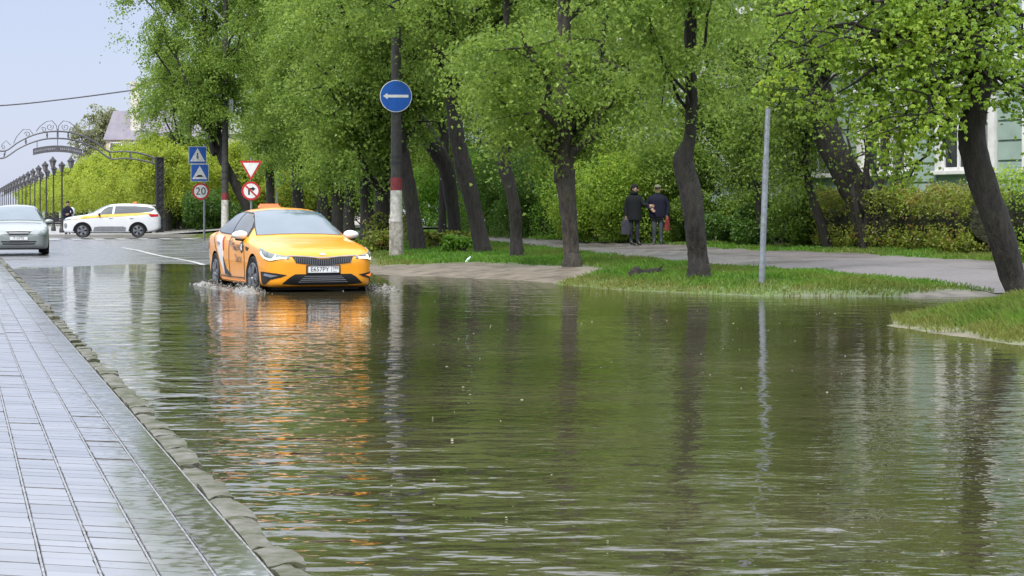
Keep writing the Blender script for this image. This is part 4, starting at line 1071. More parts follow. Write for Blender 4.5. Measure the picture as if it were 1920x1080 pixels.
patch(bv, strip([(-.2, .535), (0, .524), (.2, .535)], .018), FRt, .008, M['chrome'], root, 'chrome_strip', .03)
patch(bv, [(.05 * math.cos(a), .705 + .016 * math.sin(a)) for a in np.linspace(0, 2 * math.pi, 18, endpoint=False)], FRt, .008, M['chrome'], root, 'bonnet_badge', .03)
hl = [(.43, .635), (.44, .672), (.62, .70), (.80, .735), (.98, .785), (1.08, .805), (1.05, .75), (.98, .685), (.88, .635), (.76, .605), (.68, .607), (.60, .63)]
for fr in (DR, DL):
    p = patch(bv, hl, fr, .008, M['lamp_glass'], root, 'headlight', .04)
    patch(bv, strip([(.47, .645), (.60, .645), (.68, .628), (.76, .626), (.88, .655), (.96, .70), (1.0, .745)], .024), fr, .014, M['drl'], p, 'daylight_strip', .03)
    patch(bv, strip([(.68, .63), (.66, .66), (.645, .69)], .02), fr, .014, M['drl'], p, 'daylight_strip', .03)
    patch(bv, [(.84 + .045 * math.cos(a), .70 + .04 * math.sin(a)) for a in np.linspace(0, 2 * math.pi, 14, endpoint=False)], fr, .013, M['rim'], p, 'projector', .03)
    fp = patch(bv, [(.46, .385), (.62, .41), (.90, .43), (1.0, .43), (.985, .27), (.95, .225), (.88, .23), (.74, .31), (.55, .345)], fr, .005, M['black'], root, 'fog_pocket', .04)
    patch(bv, [(.58, .372), (.86, .405), (.91, .375), (.72, .345)], fr, .012, M['indicator'] if fr is DL else M['chrome'], fp, 'fog_lamp', .03)
itk = patch(bv, [(-.46, .395), (.46, .395), (.54, .35), (.66, .245), (.4, .225), (-.4, .225), (-.66, .245), (-.54, .35)], FRt, .005, M['black'], root, 'lower_intake')
sl_ = MB()
for z in (.27, .30, .33, .36):
    h_ = bv.ray_cast(Vector((6, 0, z)), Vector((-1, 0, 0)), 9)
    if h_[0]: sl_.box((h_[0].x + .004, 0, z), (.012, .8 - (z - .27) * 2, .008))
sl_.build('intake_slats', M['grey_plastic'], itk)
h_ = bv.ray_cast(Vector((6, 0, .465)), Vector((-1, 0, 0)), 9)
MB().box((h_[0].x + .01, 0, .465), (.02, .56, .14), bev=.004).build('plate_holder', M['black'], root)
number_plate(root, (h_[0].x + .028, 0, .468), 'E657PY', region='799')
MB().box((TL / 2 - 2.4, 0, .21), (3.9, 1.5, .16), bev=.03).build('underbody', M['black'], root)
# panel gaps, handles, film on the doors
for fr in (RT, LT):
    for ln in ([(1.55, .90), (1.50, .6), (1.52, .32), (1.6, .27)], [(2.63, 1.0), (2.64, .6), (2.60, .3)], [(1.58, .30), (2.6, .29), (3.35, .30)], [(3.95, 1.05), (3.72, .8), (3.42, .55), (3.36, .32)]):
        patch(bv, strip(ln, .012), fr, .003, M['black'], root, 'panel_gap', .08, .006)
    patch(bv, strip([(1.55, .235), (2.5, .225), (3.3, .235)], .03), fr, .008, M['taxi_paint'], root, 'sill_strip', .08)
    for s in (2.42, 3.42):
        O, au, av, dr = fr; h_ = bv.ray_cast(O + au * s + av * .855, dr, 9)
        MB().box(h_[0] - dr * .022, (.21, .03, .035), bev=.012).build('door_handle', M['chrome'], root, 40)
    patch(bv, [(3.18, .97), (3.62, .985), (3.55, .80), (3.30, .55), (3.02, .33), (2.98, .33), (3.10, .62)], fr, .0045, M['white'], root, 'white_film', .07, .004)
    patch(bv, [(3.08, .62), (2.98, .33), (2.62, .30), (2.50, .32), (2.86, .42)], fr, .0055, M['ink'], root, 'black_film', .06, .004)
    patch(bv, [(3.06, .955), (3.16, .965), (3.08, .72), (3.03, .78)], fr, .0055, M['red_film'], root, 'red_film', .05, .004)
    fl_ = fr is RT
    decal(bv, 'Яндекс', .17, (2.02, .80), fr, M['ink'], root, 'door_lettering', fl_); decal(bv, 'Такси', .17, (1.92, .60), fr, M['ink'], root, 'door_lettering', fl_)
    decal(bv, 'Go', .2, (2.5, .90), fr, M['ink'], root, 'door_lettering', fl_)
    patch(bv, [(1.68 + .085 * math.cos(a), .80 + .095 * math.sin(a)) for a in np.linspace(0, 2 * math.pi, 22, endpoint=False)], fr, .006, M['ink'], root, 'round_emblem', .05, .004)
    patch(bv, [(1.64, .86), (1.72, .84), (1.74, .79), (1.69, .74), (1.63, .76), (1.67, .80)], fr, .009, M['white'], root, 'emblem_figure', .04, .004)
    patch(bv, [(1.22, .80), (1.42, .82), (1.40, .76), (1.28, .75)], fr, .006, M['black'], root, 'fender_vent', .05, .006)
    patch(bv, [(4.45, .84), (4.8, .86), (4.82, .75), (4.5, .73)], fr, .006, M['red_lamp'], root, 'tail_light', .06)
for s in (.97, 3.775):
    for sg in (-1, 1): wheel(root, TL / 2 - s, sg * .815, .335, .225, sg, turn=.10 if s < 2 else 0)
for sg in (-1, 1): wing_mirror(root, TL / 2 - 1.72, sg * .83, 1.0, sg, M['white'])
b = MB(); b.box((TL / 2 - 3.1, -.12, 1.475), (.2, .36, .10), bev=.03); b.build('roof_sign', M['orange_lamp'], root, 40)

# ---- silver saloon waiting farther back
SL_, SW = 4.81, 1.80
pc = at(35, 400, 57.6); ang = heading(.262, -.965)
root = empty('parked_car', (pc.x - .262 * SL_ / 2, pc.y + .965 * SL_ / 2, .02), ang)
T(root, 'pale silver saloon seen head on at the left edge of the wet road', 'car')
body, bv = car_body('body', saloon_params(SL_, SW, 1.50), SL_, M['silver_paint'], root, (.95, 3.67), .37, .90)
f_, r_, l_, t_ = (frame(SL_, q) for q in 'FRLT'); dr_, dl_ = frame(SL_, 'DR', math.radians(40)), frame(SL_, 'DL', math.radians(40))
ws2 = [(x * .96, z + .01) for x, z in ws]
patch(bv, [(x * 1.02, .995 + (z - .995) * 1.02) for x, z in ws2], f_, .003, M['black'], root, 'windscreen_seal'); patch(bv, ws2, f_, .007, M['screen'], root, 'windscreen')
for fr in (r_, l_):
    patch(bv, win_f, fr, .006, M['glass'], root, 'side_window'); patch(bv, win_r, fr, .006, M['glass'], root, 'side_window')
    for s in (2.42, 3.42):
        O, au, av, dd = fr; h_ = bv.ray_cast(O + au * s + av * .855, dd, 9); MB().box(h_[0] - dd * .022, (.21, .03, .035), bev=.012).build('door_handle', M['silver_paint'], root, 40)
    patch(bv, [(4.4, .86), (4.75, .86), (4.77, .72), (4.45, .70)], fr, .006, M['red_lamp'], root, 'tail_light', .06)
g = patch(bv, [(-.36, .70), (.36, .70), (.26, .60), (-.26, .60)], f_, .006, M['black'], root, 'grille')
patch(bv, strip([(-.38, .71), (0, .715), (.38, .71)], .022), f_, .012, M['chrome'], root, 'chrome_strip'); patch(bv, strip([(-.28, .65), (.28, .65)], .012), f_, .01, M['chrome'], g, 'grille_bar')
for fr in (dr_, dl_): patch(bv, [(.42, .615), (.50, .69), (.75, .76), (.97, .83), (1.02, .80), (.95, .70), (.80, .62), (.6, .585)], fr, .008, M['lamp_glass'], root, 'headlight', .04)
for (z, w_) in ((.395, .50), (.33, .46)): patch(bv, strip([(-w_, z + .01), (0, z), (w_, z + .01)], .035), f_, .006, M['black'], root, 'lower_intake')
h_ = bv.ray_cast(Vector((6, 0, .50)), Vector((-1, 0, 0)), 9); number_plate(root, (h_[0].x + .02, 0, .50), 'T157TE')
MB().box((SL_ / 2 - 2.4, 0, .23), (3.9, 1.4, .14), bev=.03).build('underbody', M['black'], root)
for s in (.95, 3.67):
    for sg in (-1, 1): wheel(root, SL_ / 2 - s, sg * .785, .325, .215, sg)
for sg in (-1, 1): wing_mirror(root, SL_ / 2 - 1.72, sg * .80, .98, sg, M['silver_paint'])

# ---- white estate taxi crossing behind, with a yellow stripe
VL, VW, VH = 4.72, 1.86, 1.70
PV = dict(zb=[(0, .36), (.08, .27), (.4, .24), (3.9, .25), (4.4, .32), (VL, .46)],
          wm=[(0, .60), (.04, .72), (.12, .80), (.3, .87), (.6, .91), (1.2, .93), (3.9, .93), (4.4, .89), (4.62, .82), (VL, .68)],
          zs=[(0, .80), (.06, .88), (.25, .95), (.8, 1.03), (1.4, 1.08), (2.5, 1.11), (3.6, 1.15), (4.3, 1.2), (4.6, 1.14), (VL, .98)],
          zt=[(0, .84), (.08, .95), (.3, 1.03), (.8, 1.11), (1.25, 1.18), (1.6, 1.37), (2.0, 1.57), (2.4, 1.665), (2.9, VH), (3.6, VH - .01), (4.2, VH - .06), (4.36, 1.60), (4.5, 1.42), (4.62, 1.22), (VL, 1.05)],
          wr=[(0, .5), (.3, .66), (1.2, .70), (2.0, .62), (2.6, .62), (4.2, .60), (4.5, .62), (VL, .5)], kr=[(0, .5), (1.2, .55), (1.7, .76), (2.2, .85), (4.2, .86), (4.45, .7), (VL, .5)])
pc = at(211, 400, 98.3)
root = empty('estate_taxi', (pc.x, pc.y, .045), heading(-.985, -.17))
T(root, 'white high roofed taxi with a yellow side stripe, crossing in front of the iron gate', 'taxi')
body, bv = car_body('body', PV, VL, M['white_car_paint'], root, (.93, 3.62), .40, .93)
f_, r_, l_, t_ = (frame(VL, q) for q in 'FRLT'); dr_, dl_ = frame(VL, 'DR', math.radians(40)), frame(VL, 'DL', math.radians(40))
patch(bv, [(-.70, 1.19), (.70, 1.19), (.58, 1.59), (-.58, 1.59)], f_, .006, M['screen'], root, 'windscreen')
for fr in (r_, l_):
    patch(bv, [(1.72, 1.145), (2.36, 1.165), (2.42, 1.555), (2.20, 1.535), (1.95, 1.40)], fr, .006, M['glass'], root, 'side_window')
    patch(bv, [(2.46, 1.165), (3.45, 1.20), (4.30, 1.30), (4.42, 1.42), (4.1, 1.515), (3.5, 1.56), (2.52, 1.562)], fr, .006, M['glass'], root, 'side_window')
    patch(bv, strip([(.45, .955), (1.3, 1.035), (2.4, 1.10), (3.5, 1.15), (4.25, 1.20)], [.10, .12, .13, .12, .07]), fr, .009, M['yellow_strip'], root, 'yellow_stripe', .08, .004)
    patch(bv, [(4.10, 1.17), (4.62, 1.16), (4.60, 1.05), (4.25, 1.03)], fr, .008, M['red_lamp'], root, 'tail_light', .06)
    patch(bv, [(1.5, .52), (1.75, .56), (2.9, .56), (3.05, .50), (3.0, .33), (1.45, .33)], fr, .008, M['grey_plastic'], root, 'door_cladding', .08)
    for cx in (.93, 3.62):
        ar = [(cx + .46 * math.cos(a), .335 + .45 * math.sin(a)) for a in np.linspace(0, math.pi, 15)] + [(cx + .39 * math.cos(a), .335 + .40 * math.sin(a)) for a in np.linspace(math.pi, 0, 15)]
        patch(bv, ar, fr, .012, M['black'], root, 'arch_trim', .06)
    for s in (2.3, 3.3):
        O, au, av, dd = fr; h_ = bv.ray_cast(O + au * s + av * .98, dd, 9); MB().box(h_[0] - dd * .02, (.2, .03, .035), bev=.012).build('door_handle', M['white_car_paint'], root, 40)
for fr in (dr_, dl_):
    patch(bv, [(.40, .86), (.6, .90), (.95, .96), (.92, .90), (.55, .83)], fr, .008, M['lamp_glass'], root, 'headlight', .05)
    patch(bv, [(.68 + .09 * math.cos(a), .60 + .13 * math.sin(a)) for a in np.linspace(0, 2 * math.pi, 16, endpoint=False)], fr, .008, M['grey_plastic'], root, 'fog_lamp', .05)
patch(bv, [(-.5, .84), (.5, .84), (.38, .60), (-.38, .60)], f_, .006, M['black'], root, 'grille')
MB().box((VL / 2 - 4.34, 0, 1.60), (.3, 1.16, .035), bev=.012).build('roof_spoiler', M['white_car_paint'], root)
MB().box((VL / 2 - 3.45, 0, 1.73), (.2, .4, .1), bev=.03).build('roof_sign', M['orange_lamp'], root)
MB().box((VL / 2 - 2.35, 0, .29), (3.9, 1.5, .14), bev=.03).build('underbody', M['black'], root)
for s in (.93, 3.62):
    for sg in (-1, 1): wheel(root, VL / 2 - s, sg * .81, .355, .235, sg)
for sg in (-1, 1): wing_mirror(root, VL / 2 - 1.75, sg * .84, 1.16, sg, M['black'], .9)

# ------------------------------------------------------------------ poles and signs
M['concrete_dark'] = mat('dark_concrete', (.055, .053, .05), .6, (.03, .029, .028), 7, bump=.004)
M['whitewash'] = mat('whitewashed_concrete', (.62, .61, .58), .7, (.34, .33, .30), 7, bump=.006)
M['plinth'] = mat('weathered_plinth', (.36, .34, .30), .8, (.14, .13, .11), 9, bump=.01)
M['red_band'] = mat('red_paint', (.21, .028, .035), .6, (.13, .02, .024), 9)
M['sign_blue'] = mat('sign_blue', (.012, .11, .50), .3); M['sign_white'] = mat('sign_white', (.78, .79, .80), .35); M['sign_red'] = mat('sign_red', (.52, .03, .04), .35); M['sign_back'] = M['galv']

def disc(r, n=36): return [(r * math.cos(a), r * math.sin(a)) for a in np.linspace(0, 2 * math.pi, n, endpoint=False)]
def sign_part(name, parent, layers, loc, rz):
    """layers: [(outline list or (verts, faces), material, z)], drawn in the sign's own plane, facing the road"""
    first = None
    Mx = Matrix(((1, 0, 0, 0), (0, 0, -1, 0), (0, 1, 0, 0), (0, 0, 0, 1)))
    for k, (nm, outs, m_, z) in enumerate(layers):
        b = MB()
        for o_ in outs:
            if isinstance(o_, tuple): b.add([Mx @ Vector((x, y, z + .004)) for x, y in o_[0]], o_[1])
            else: b.prism(o_, Mx @ Matrix.Translation((0, 0, z)), .004 if k else .012)
        o = b.build(name if k == 0 else nm, m_, parent if k == 0 else first)
        if k == 0: first = o; o.location = loc; o.rotation_euler = (0, 0, rz)
    return first
def rect(w, h, x=0, y=0): return [(x - w / 2, y - h / 2), (x + w / 2, y - h / 2), (x + w / 2, y + h / 2), (x - w / 2, y + h / 2)]
def rot2(pts, a, dx=0, dy=0): return [(x * math.cos(a) - y * math.sin(a) + dx, x * math.sin(a) + y * math.cos(a) + dy) for x, y in pts]

def concrete_pole(px, d, wpx, top_py, marks, label, lamp=False):
    b = at(px, 400, d); b.z = gz(b.x, b.y) - .02; root = empty('utility_pole', b); q = lambda py: at(px, py, d).z - b.z
    r = wpx / F * d / 2; y_pl, y_w, y_r = marks
    MB().tube([(0, 0, -.3), (0, 0, q(y_pl) - .03), (0, 0, q(y_pl))], [r * 1.36, r * 1.3, r * 1.18], 18).build('plinth', M['plinth'], root, 40)
    MB().tube([(0, 0, q(y_pl)), (0, 0, q(y_w))], [r * 1.15, r * 1.08], 18).build('painted_base', M['whitewash'], root, 40)
    MB().tube([(0, 0, q(y_w)), (0, 0, q(y_r))], [r * 1.09, r * 1.06], 18).build('red_band', M['red_band'], root, 40)
    MB().tube([(0, 0, q(y_r)), (0, 0, q(top_py))], [r * 1.03, r * .7], 18).build('shaft', M['concrete_dark'], root, 40)
    c = MB()
    for yy in (y_r - 40, y_r - 28): c.tube([(0, 0, q(yy) - .03), (0, 0, q(yy) + .03)], [r * 1.1, r * 1.1], 18)
    c.build('clamp', M['dark_iron'], root)
    return root, q, r, T(root, label, 'pole')
root, q, r, _ = concrete_pole(743, 50, 20, -190, (415, 357, 333), 'dark concrete pole with whitewashed foot and red band, carrying the round blue arrow sign')
rs = 30 / F * 50
arrow = [(-.80 * rs, 0), (-.52 * rs, .2 * rs), (-.52 * rs, .085 * rs), (.78 * rs, .085 * rs), (.78 * rs, -.085 * rs), (-.52 * rs, -.085 * rs), (-.52 * rs, -.2 * rs)]
sign_part('arrow_sign', root, [('rim', [disc(rs, 48)], M['sign_white'], 0), ('blue_face', [disc(rs * .955, 48)], M['sign_blue'], .012), ('arrow', [arrow], M['sign_white'], .017)], (0, -r - .03, q(181)), .12)
bk = MB().box((0, -r * .5 - .01, q(181)), (.3, r + .02, .06)); bk.build('sign_bracket', M['galv'], root)
root, q, r, _ = concrete_pole(422, 84.5, 12.5, -40, (425, 375, 362), 'tall dark street pole with whitewashed foot and red band left of the yield sign')
MB().tube([(0, 0, q(40)), (-.5, -.05, q(18)), (-1.6, -.1, q(-8)), (-2.4, -.1, q(-16))], [.06, .05, .045, .04], 8).build('lamp_arm', M['galv'], root, 40)
hd = MB(); hd.ball((-2.7, -.1, q(-18)), (.38, .14, .09)); hd.build('lamp_head', M['galv'], root, 50)
MB().box((.28, -.12, q(200)), (.2, .16, .6), bev=.02).build('control_box', M['galv'], root); MB().box((-.26, -.1, q(178)), (.2, .2, .25), bev=.02).build('junction_box', M['galv'], root)
pa = root.location + Vector((0, 0, q(150)))
P = [at(422, 150, 84.5), at(330, 158, 88), at(235, 171, 94), at(120, 186, 97), at(0, 198, 100), at(-160, 203, 104), at(-330, 196, 108)]
T(MB().tube(resample(np.array([tuple(v) for v in P]), 24), .035, 6).build('overhead_cable', M['gate_iron'], None, 60), 'thin overhead cable sagging across the pale sky at left', 'cable')

def sign_post(px, py, d, top, label, w_=.06):
    b = at(px, 400, d); b.z = gz(b.x, b.y) - .02; root = empty('sign_post', b); q = lambda y: at(px, y, d).z - b.z
    MB().tube([(0, 0, -.2), (0, 0, q(top))], [w_ / 2, w_ / 2], 10).build('post', M['galv'], root, 40)
    return root, q, T(root, label, 'road signs')
root, q, _ = sign_post(383, 437, 90, 270, 'blue crossing and speed bump signs above a round 20 sign on one grey post', .09)
k = 90 / F; s1 = 33 * k; dx = lambda px: (px - 383) * k
walker = [rot2(rect(.045, .2), .35, -.035, -.13), rot2(rect(.045, .2), -.35, .035, -.13), rect(.07, .2, 0, .03), disc(.045, 12)]
walker[3] = [(x, y + .17) for x, y in walker[3]]
tri = lambda s, y0=0: [(-s * .42, -s * .36 + y0), (s * .42, -s * .36 + y0), (0, s * .40 + y0)]
sc_ = s1 / 1.15
sign_part('crossing_sign', root, [('rim', [rect(s1, s1 * .98)], M['sign_white'], 0), ('blue_face', [rect(s1 * .95, s1 * .93)], M['sign_blue'], .012), ('triangle', [tri(s1)], M['sign_white'], .017),
          ('walker', [[(x * sc_, y * sc_ * .9 - .03) for x, y in o_] for o_ in walker], M['ink'], .022)], (dx(371), -.08, q(291)), .1)
bump_ = [(-.26 * s1, -.24 * s1), (.26 * s1, -.24 * s1), (.16 * s1, -.2 * s1), (.1 * s1, -.12 * s1), (-.1 * s1, -.12 * s1), (-.16 * s1, -.2 * s1)]
sign_part('speed_bump_sign', root, [('rim', [rect(s1, s1 * .98)], M['sign_white'], 0), ('blue_face', [rect(s1 * .95, s1 * .93)], M['sign_blue'], .012), ('triangle', [tri(s1)], M['sign_white'], .017), ('bump', [bump_], M['ink'], .022)], (dx(375), -.08, q(324)), .1)
r2 = 15.8 * k; vs, fs = text2d('20', r2 * 1.25)
sign_part('speed_limit_sign', root, [('red_ring', [disc(r2)], M['sign_red'], 0), ('white_face', [disc(r2 * .78)], M['sign_white'], .012), ('number', [(vs, fs)], M['ink'], .017)], (dx(377), -.08, q(359)), .1)
root, q, _ = sign_post(471, 430, 80, 296, 'white yield triangle above a round no right turn sign on a grey post', .08)
k = 80 / F; t1 = 42 * k
dn = lambda s: [(-s * .5, s * .44), (0, -s * .44), (s * .5, s * .44)]
sign_part('yield_sign', root, [('red_border', [dn(t1)], M['sign_red'], 0), ('white_face', [[(x, y + .03 * t1) for x, y in dn(t1 * .72)]], M['sign_white'], .012)], (0, -.07, q(320)), .1)
r3 = 17.6 * k
turn = [(-.30 * r3, -.42 * r3), (-.12 * r3, -.42 * r3), (-.12 * r3, .12 * r3), (.14 * r3, .12 * r3), (.14 * r3, -.06 * r3), (.48 * r3, .22 * r3), (.14 * r3, .48 * r3), (.14 * r3, .32 * r3), (-.30 * r3, .32 * r3)]
sign_part('no_turn_sign', root, [('red_ring', [disc(r3)], M['sign_red'], 0), ('white_face', [disc(r3 * .78)], M['sign_white'], .012), ('turn_arrow', [turn], M['ink'], .017), ('red_bar', [rot2(rect(1.6 * r3, .17 * r3), -.78)], M['sign_red'], .022)], (0, -.07, q(358)), .1)
# bare grey pole on the verge
b = hit(1427, 534); tpx = at(1440, 203, b.y - .05)
root = empty('grey_post', b); e = tpx - b
MB().tube([(0, 0, -.2), tuple(e * .70), tuple(e * .702), tuple(e)], [.049, .048, .041, .041], 14).build('tube', M['galv'], root, 40)
MB().tube([tuple(e * .69), tuple(e * .71)], [.054, .054], 14).build('collar', M['galv'], root, 40)
MB().tube([tuple(e * .999), tuple(e * 1.004)], [.043, .035], 14).build('end_cap', M['dark_iron'], root, 40)
T(root, 'bare grey steel post leaning slightly on the grass right of the bulging trunk', 'post')

# ------------------------------------------------------------------ iron gate, lamps, bench
g0 = R(111.2, 5.31, .12); root = empty('arched_gate', g0, math.atan2(VD[1], VD[0])); T(root, 'tall iron entrance arch with scrolls and a hanging curved nameboard', 'gate')
def lattice_post(x):
    b = MB()
    for dx_ in (-.2, .2):
        for dy_ in (-.2, .2): b.box((x + dx_, dy_, 2.1), (.06, .06, 4.25))
    for z in np.arange(.1, 4.2, .42):
        for dy_ in (-.2, .2):
            b.tube([(x - .2, dy_, z), (x + .2, dy_, z + .42)], .022, 5); b.tube([(x + .2, dy_, z), (x - .2, dy_, z + .42)], .022, 5)
        for dx_ in (-.2, .2): b.tube([(x + dx_, -.2, z), (x + dx_, .2, z + .42)], .022, 5)
    b.box((x, 0, 2.1), (.3, .3, 4.2)); b.box((x, 0, 4.24), (.5, .5, .06)); b.build('gate_post', M['dark_iron'], root)
for sg in (-1, 1): lattice_post(5.55 * sg)
up = [(0, 5.64), (.7, 5.58), (1.4, 5.38), (2.1, 5.02), (2.75, 4.56), (3.4, 4.56), (4.2, 4.52), (5.0, 4.32), (5.35, 4.15)]
lo = [(0, 5.25), (.7, 5.20), (1.4, 5.00), (2.1, 4.66), (2.85, 4.16), (3.45, 4.18), (4.2, 4.14), (5.0, 3.98), (5.35, 3.86)]
ub = resample(np.array([(-x, z) for x, z in up[::-1]] + up[1:]), 90); lb = resample(np.array([(-x, z) for x, z in lo[::-1]] + lo[1:]), 90)
b = MB()
for y in (-.14, .14):
    b.tube([(x, y, z) for x, z in ub], .045, 6); b.tube([(x, y, z) for x, z in lb], .045, 6)
    for i in range(4, 90, 9): b.tube([(ub[i][0], y, ub[i][1]), (lb[i][0], y, lb[i][1])], .035, 6)
for i in range(4, 90, 9): b.tube([(ub[i][0], -.14, ub[i][1]), (ub[i][0], .14, ub[i][1])], .025, 5); b.box((ub[i][0] * .5 + lb[i][0] * .5, 0, (ub[i][1] + lb[i][1]) / 2), (.1, .06, .1))
b.build('arch_beam', M['gate_iron'], root)
def spiral(cx, cz, r0, turns, a0, sg): return [(cx + sg * r0 * (1 - .75 * t) * math.cos(a0 + turns * 2 * math.pi * t), 0, cz + r0 * (1 - .75 * t) * math.sin(a0 + turns * 2 * math.pi * t)) for t in np.linspace(0, 1, 26)]
b = MB()
for sg in (-1, 1):
    b.tube([(sg * .03, 0, 5.7), (sg * .06, 0, 5.95), (sg * .3, 0, 6.22), (sg * .62, 0, 6.16), (sg * .95, 0, 5.9), (sg * 1.15, 0, 5.62)], .022, 5)
    b.tube(spiral(sg * .42, 5.88, .2, 1.3, 2.6, sg), .018, 5); b.tube(spiral(sg * .75, 5.72, .15, 1.2, .4, sg), .018, 5)
    b.tube([(sg * 1.3, 0, 5.45), (sg * 1.5, 0, 5.72), (sg * 1.85, 0, 5.72), (sg * 2.2, 0, 5.3), (sg * 2.35, 0, 4.95)], .02, 5); b.tube(spiral(sg * 1.62, 5.45, .16, 1.2, .2, sg), .018, 5)
    b.tube([(sg * 2.5, 0, 4.85), (sg * 2.75, 0, 5.1), (sg * 3.0, 0, 4.85)], .018, 5); b.tube(spiral(sg * 2.9, 4.72, .12, 1.2, .2, sg), .016, 5)
b.box((0, 0, 5.5), (.09, .3, .5)); b.build('scrollwork', M['gate_iron'], root)
nb_u = [(x, 4.86 - .11 * x * x) for x in np.linspace(-1.32, 1.32, 21)]; nb_l = [(x, z - .36) for x, z in nb_u]
Mx = Matrix(((1, 0, 0, 0), (0, 0, -1, 0), (0, 1, 0, 0), (0, 0, 0, 1)))
b = MB().prism(nb_l + nb_u[::-1], Mx @ Matrix.Translation((0, 0, -.05)), .1); nbd = b.build('nameboard', M['gate_iron'], root)
b = MB(); rng = np.random.default_rng(4)
for sg in (-1, 1):
    xs_ = np.linspace(.16, 1.2, 11)
    for x in xs_: b.box((sg * x, -.055, 4.68 - .11 * x * x), (.055, .012, .13 if rng.random() < .6 else .09))
M['faded_letters'] = mat('faded_letters', (.28, .28, .31), .6); b.build('faded_lettering', M['faded_letters'], nbd)
b = MB()
for x in (-1.1, 0, 1.1): b.tube([(x, 0, 4.7 - .1 * x * x), (x, 0, 5.3 - .17 * x * x)], .02, 5)
b.build('hangers', M['gate_iron'], root)

def lamp_post():
    root = empty('lamp_post')
    b = MB(); b.tube([(0, 0, 0), (0, 0, .25), (0, 0, .3), (0, 0, .9), (0, 0, 1.0), (0, 0, 3.9)], [.16, .15, .1, .09, .06, .045], 10); b.build('shaft', M['dark_iron'], root, 50)
    b = MB()
    for sg in (-1, 1): b.tube([(0, 0, 3.62), (sg * .2, 0, 3.5), (sg * .45, 0, 3.56), (sg * .52, 0, 3.78)], .025, 6)
    b.tube([(0, 0, 3.88), (0, 0, 4.12)], [.03, .008], 6); b.build('bracket', M['dark_iron'], root, 50)
    for sg in (-1, 1):
        b = MB(); b.tube([(sg * .52, 0, 3.78), (sg * .52, 0, 3.85), (sg * .52, 0, 4.18)], [.09, .13, .22], 6); lt = b.build('lantern', M['lantern'], root)
        b = MB(); b.tube([(sg * .52, 0, 4.18), (sg * .52, 0, 4.21), (sg * .52, 0, 4.36), (sg * .52, 0, 4.46)], [.26, .26, .09, .02], 6)
        for k in range(6):
            a = k * math.pi / 3; b.tube([(sg * .52 + .10 * math.cos(a), .10 * math.sin(a), 3.85), (sg * .52 + .17 * math.cos(a), .17 * math.sin(a), 4.18)], .014, 4)
        b.build('lantern_cap', M['dark_iron'], lt)
    return root
M['lantern'] = mat('lantern_glass', (.16, .155, .17), .15, (.1, .1, .11), 5)
lp = lamp_post()
for k in range(17):
    for row, v_ in enumerate((5.9, -.6)):
        if row and k < 2: continue
        o = lp if (k == 0 and row == 0) else copy_tree(lp)
        o.location = R(118.5 + k * 10.5 + row * 4, v_, .12); o.rotation_euler.z = .28
        T(o, 'black lamp post with two lanterns in the row beyond the iron gate', 'lamp post', 'lamp posts along the boulevard')
b0 = at(103, 400, 106); root = empty('park_bench', (b0.x, b0.y, .12), .25); T(root, 'low dark bench in the gateway between the silver car and the white taxi', 'bench')
b = MB()
for k in range(4): b.box((0, -.05 + k * .12, .46), (1.5, .1, .04))
b.build('seat', M['dark_iron'], root)
b = MB()
for k in range(3): b.box((0, .42 + .03 * k, .58 + k * .13), (1.5, .03, .1))
b.build('backrest', M['dark_iron'], root)
for sg in (-1, 1):
    b = MB(); b.box((sg * .62, -.05, .22), (.07, .06, .44)); b.box((sg * .62, .34, .22), (.07, .06, .44)); b.box((sg * .62, .15, .05), (.07, .45, .06)); b.tube([(sg * .62, .36, .4), (sg * .62, .5, .9)], .03, 6); b.build('bench_end', M['dark_iron'], root)

# ------------------------------------------------------------------ buildings
M['mint'] = mat('mint_plaster', (.30, .39, .345), .75, (.245, .325, .29), 1.4, bump=.004, bscale=60)
M['mint_dark'] = mat('mint_plinth', (.20, .29, .26), .8, (.14, .2, .18), 2)
M['trim_white'] = mat('white_trim', (.70, .70, .69), .6, (.58, .58, .57), 3)
M['pane'] = mat('window_pane', (.045, .05, .055), .05, (.03, .034, .038), 2, ior=1.6)
M['curtain'] = mat('net_curtain', (.25, .25, .25), .8, (.16, .16, .17), 5)
M['roof_grey'] = mat('sheet_roof', (.22, .23, .24), .5)
root = empty('green_house', (14.0, 56.0, .45), math.atan2(.874, -.486)); T(root, 'mint green plastered house with white window frames behind the hedge', 'house')
H_, T0, T1 = 8.6, -13., 20.5
MB().box(((T0 + T1) / 2, -5.5, H_ / 2 - .4), (T1 - T0, 11, H_ + .8)).build('wall', M['mint'], root)
MB().box(((T0 + T1) / 2, .03, .35), (T1 - T0 + .1, .1, 1.5), bev=.02).build('plinth', M['mint_dark'], root)
wt = [1.55 + 3.62 * k for k in range(-3, 6)]; ww, sills, wh = 2.05, (2.05, 5.55), 2.0
b = MB(); z = 1.16
while z < 7.9:
    zz = z + .265
    edges = [T0] + sum([[t - ww / 2 - .26, t + ww / 2 + .26] for t in wt], []) + [T1]
    inw = any(sl - .12 < zz < sl + wh + .3 for sl in sills)
    if inw:
        for i in range(0, len(edges), 2): b.box(((edges[i] + edges[i + 1]) / 2, .02, zz), (edges[i + 1] - edges[i], .07, .515), bev=.012)
    else: b.box(((T0 + T1) / 2, .02, zz), (T1 - T0, .07, .515), bev=.012)
    z += .57
b.build('rusticated_courses', M['mint'], root)
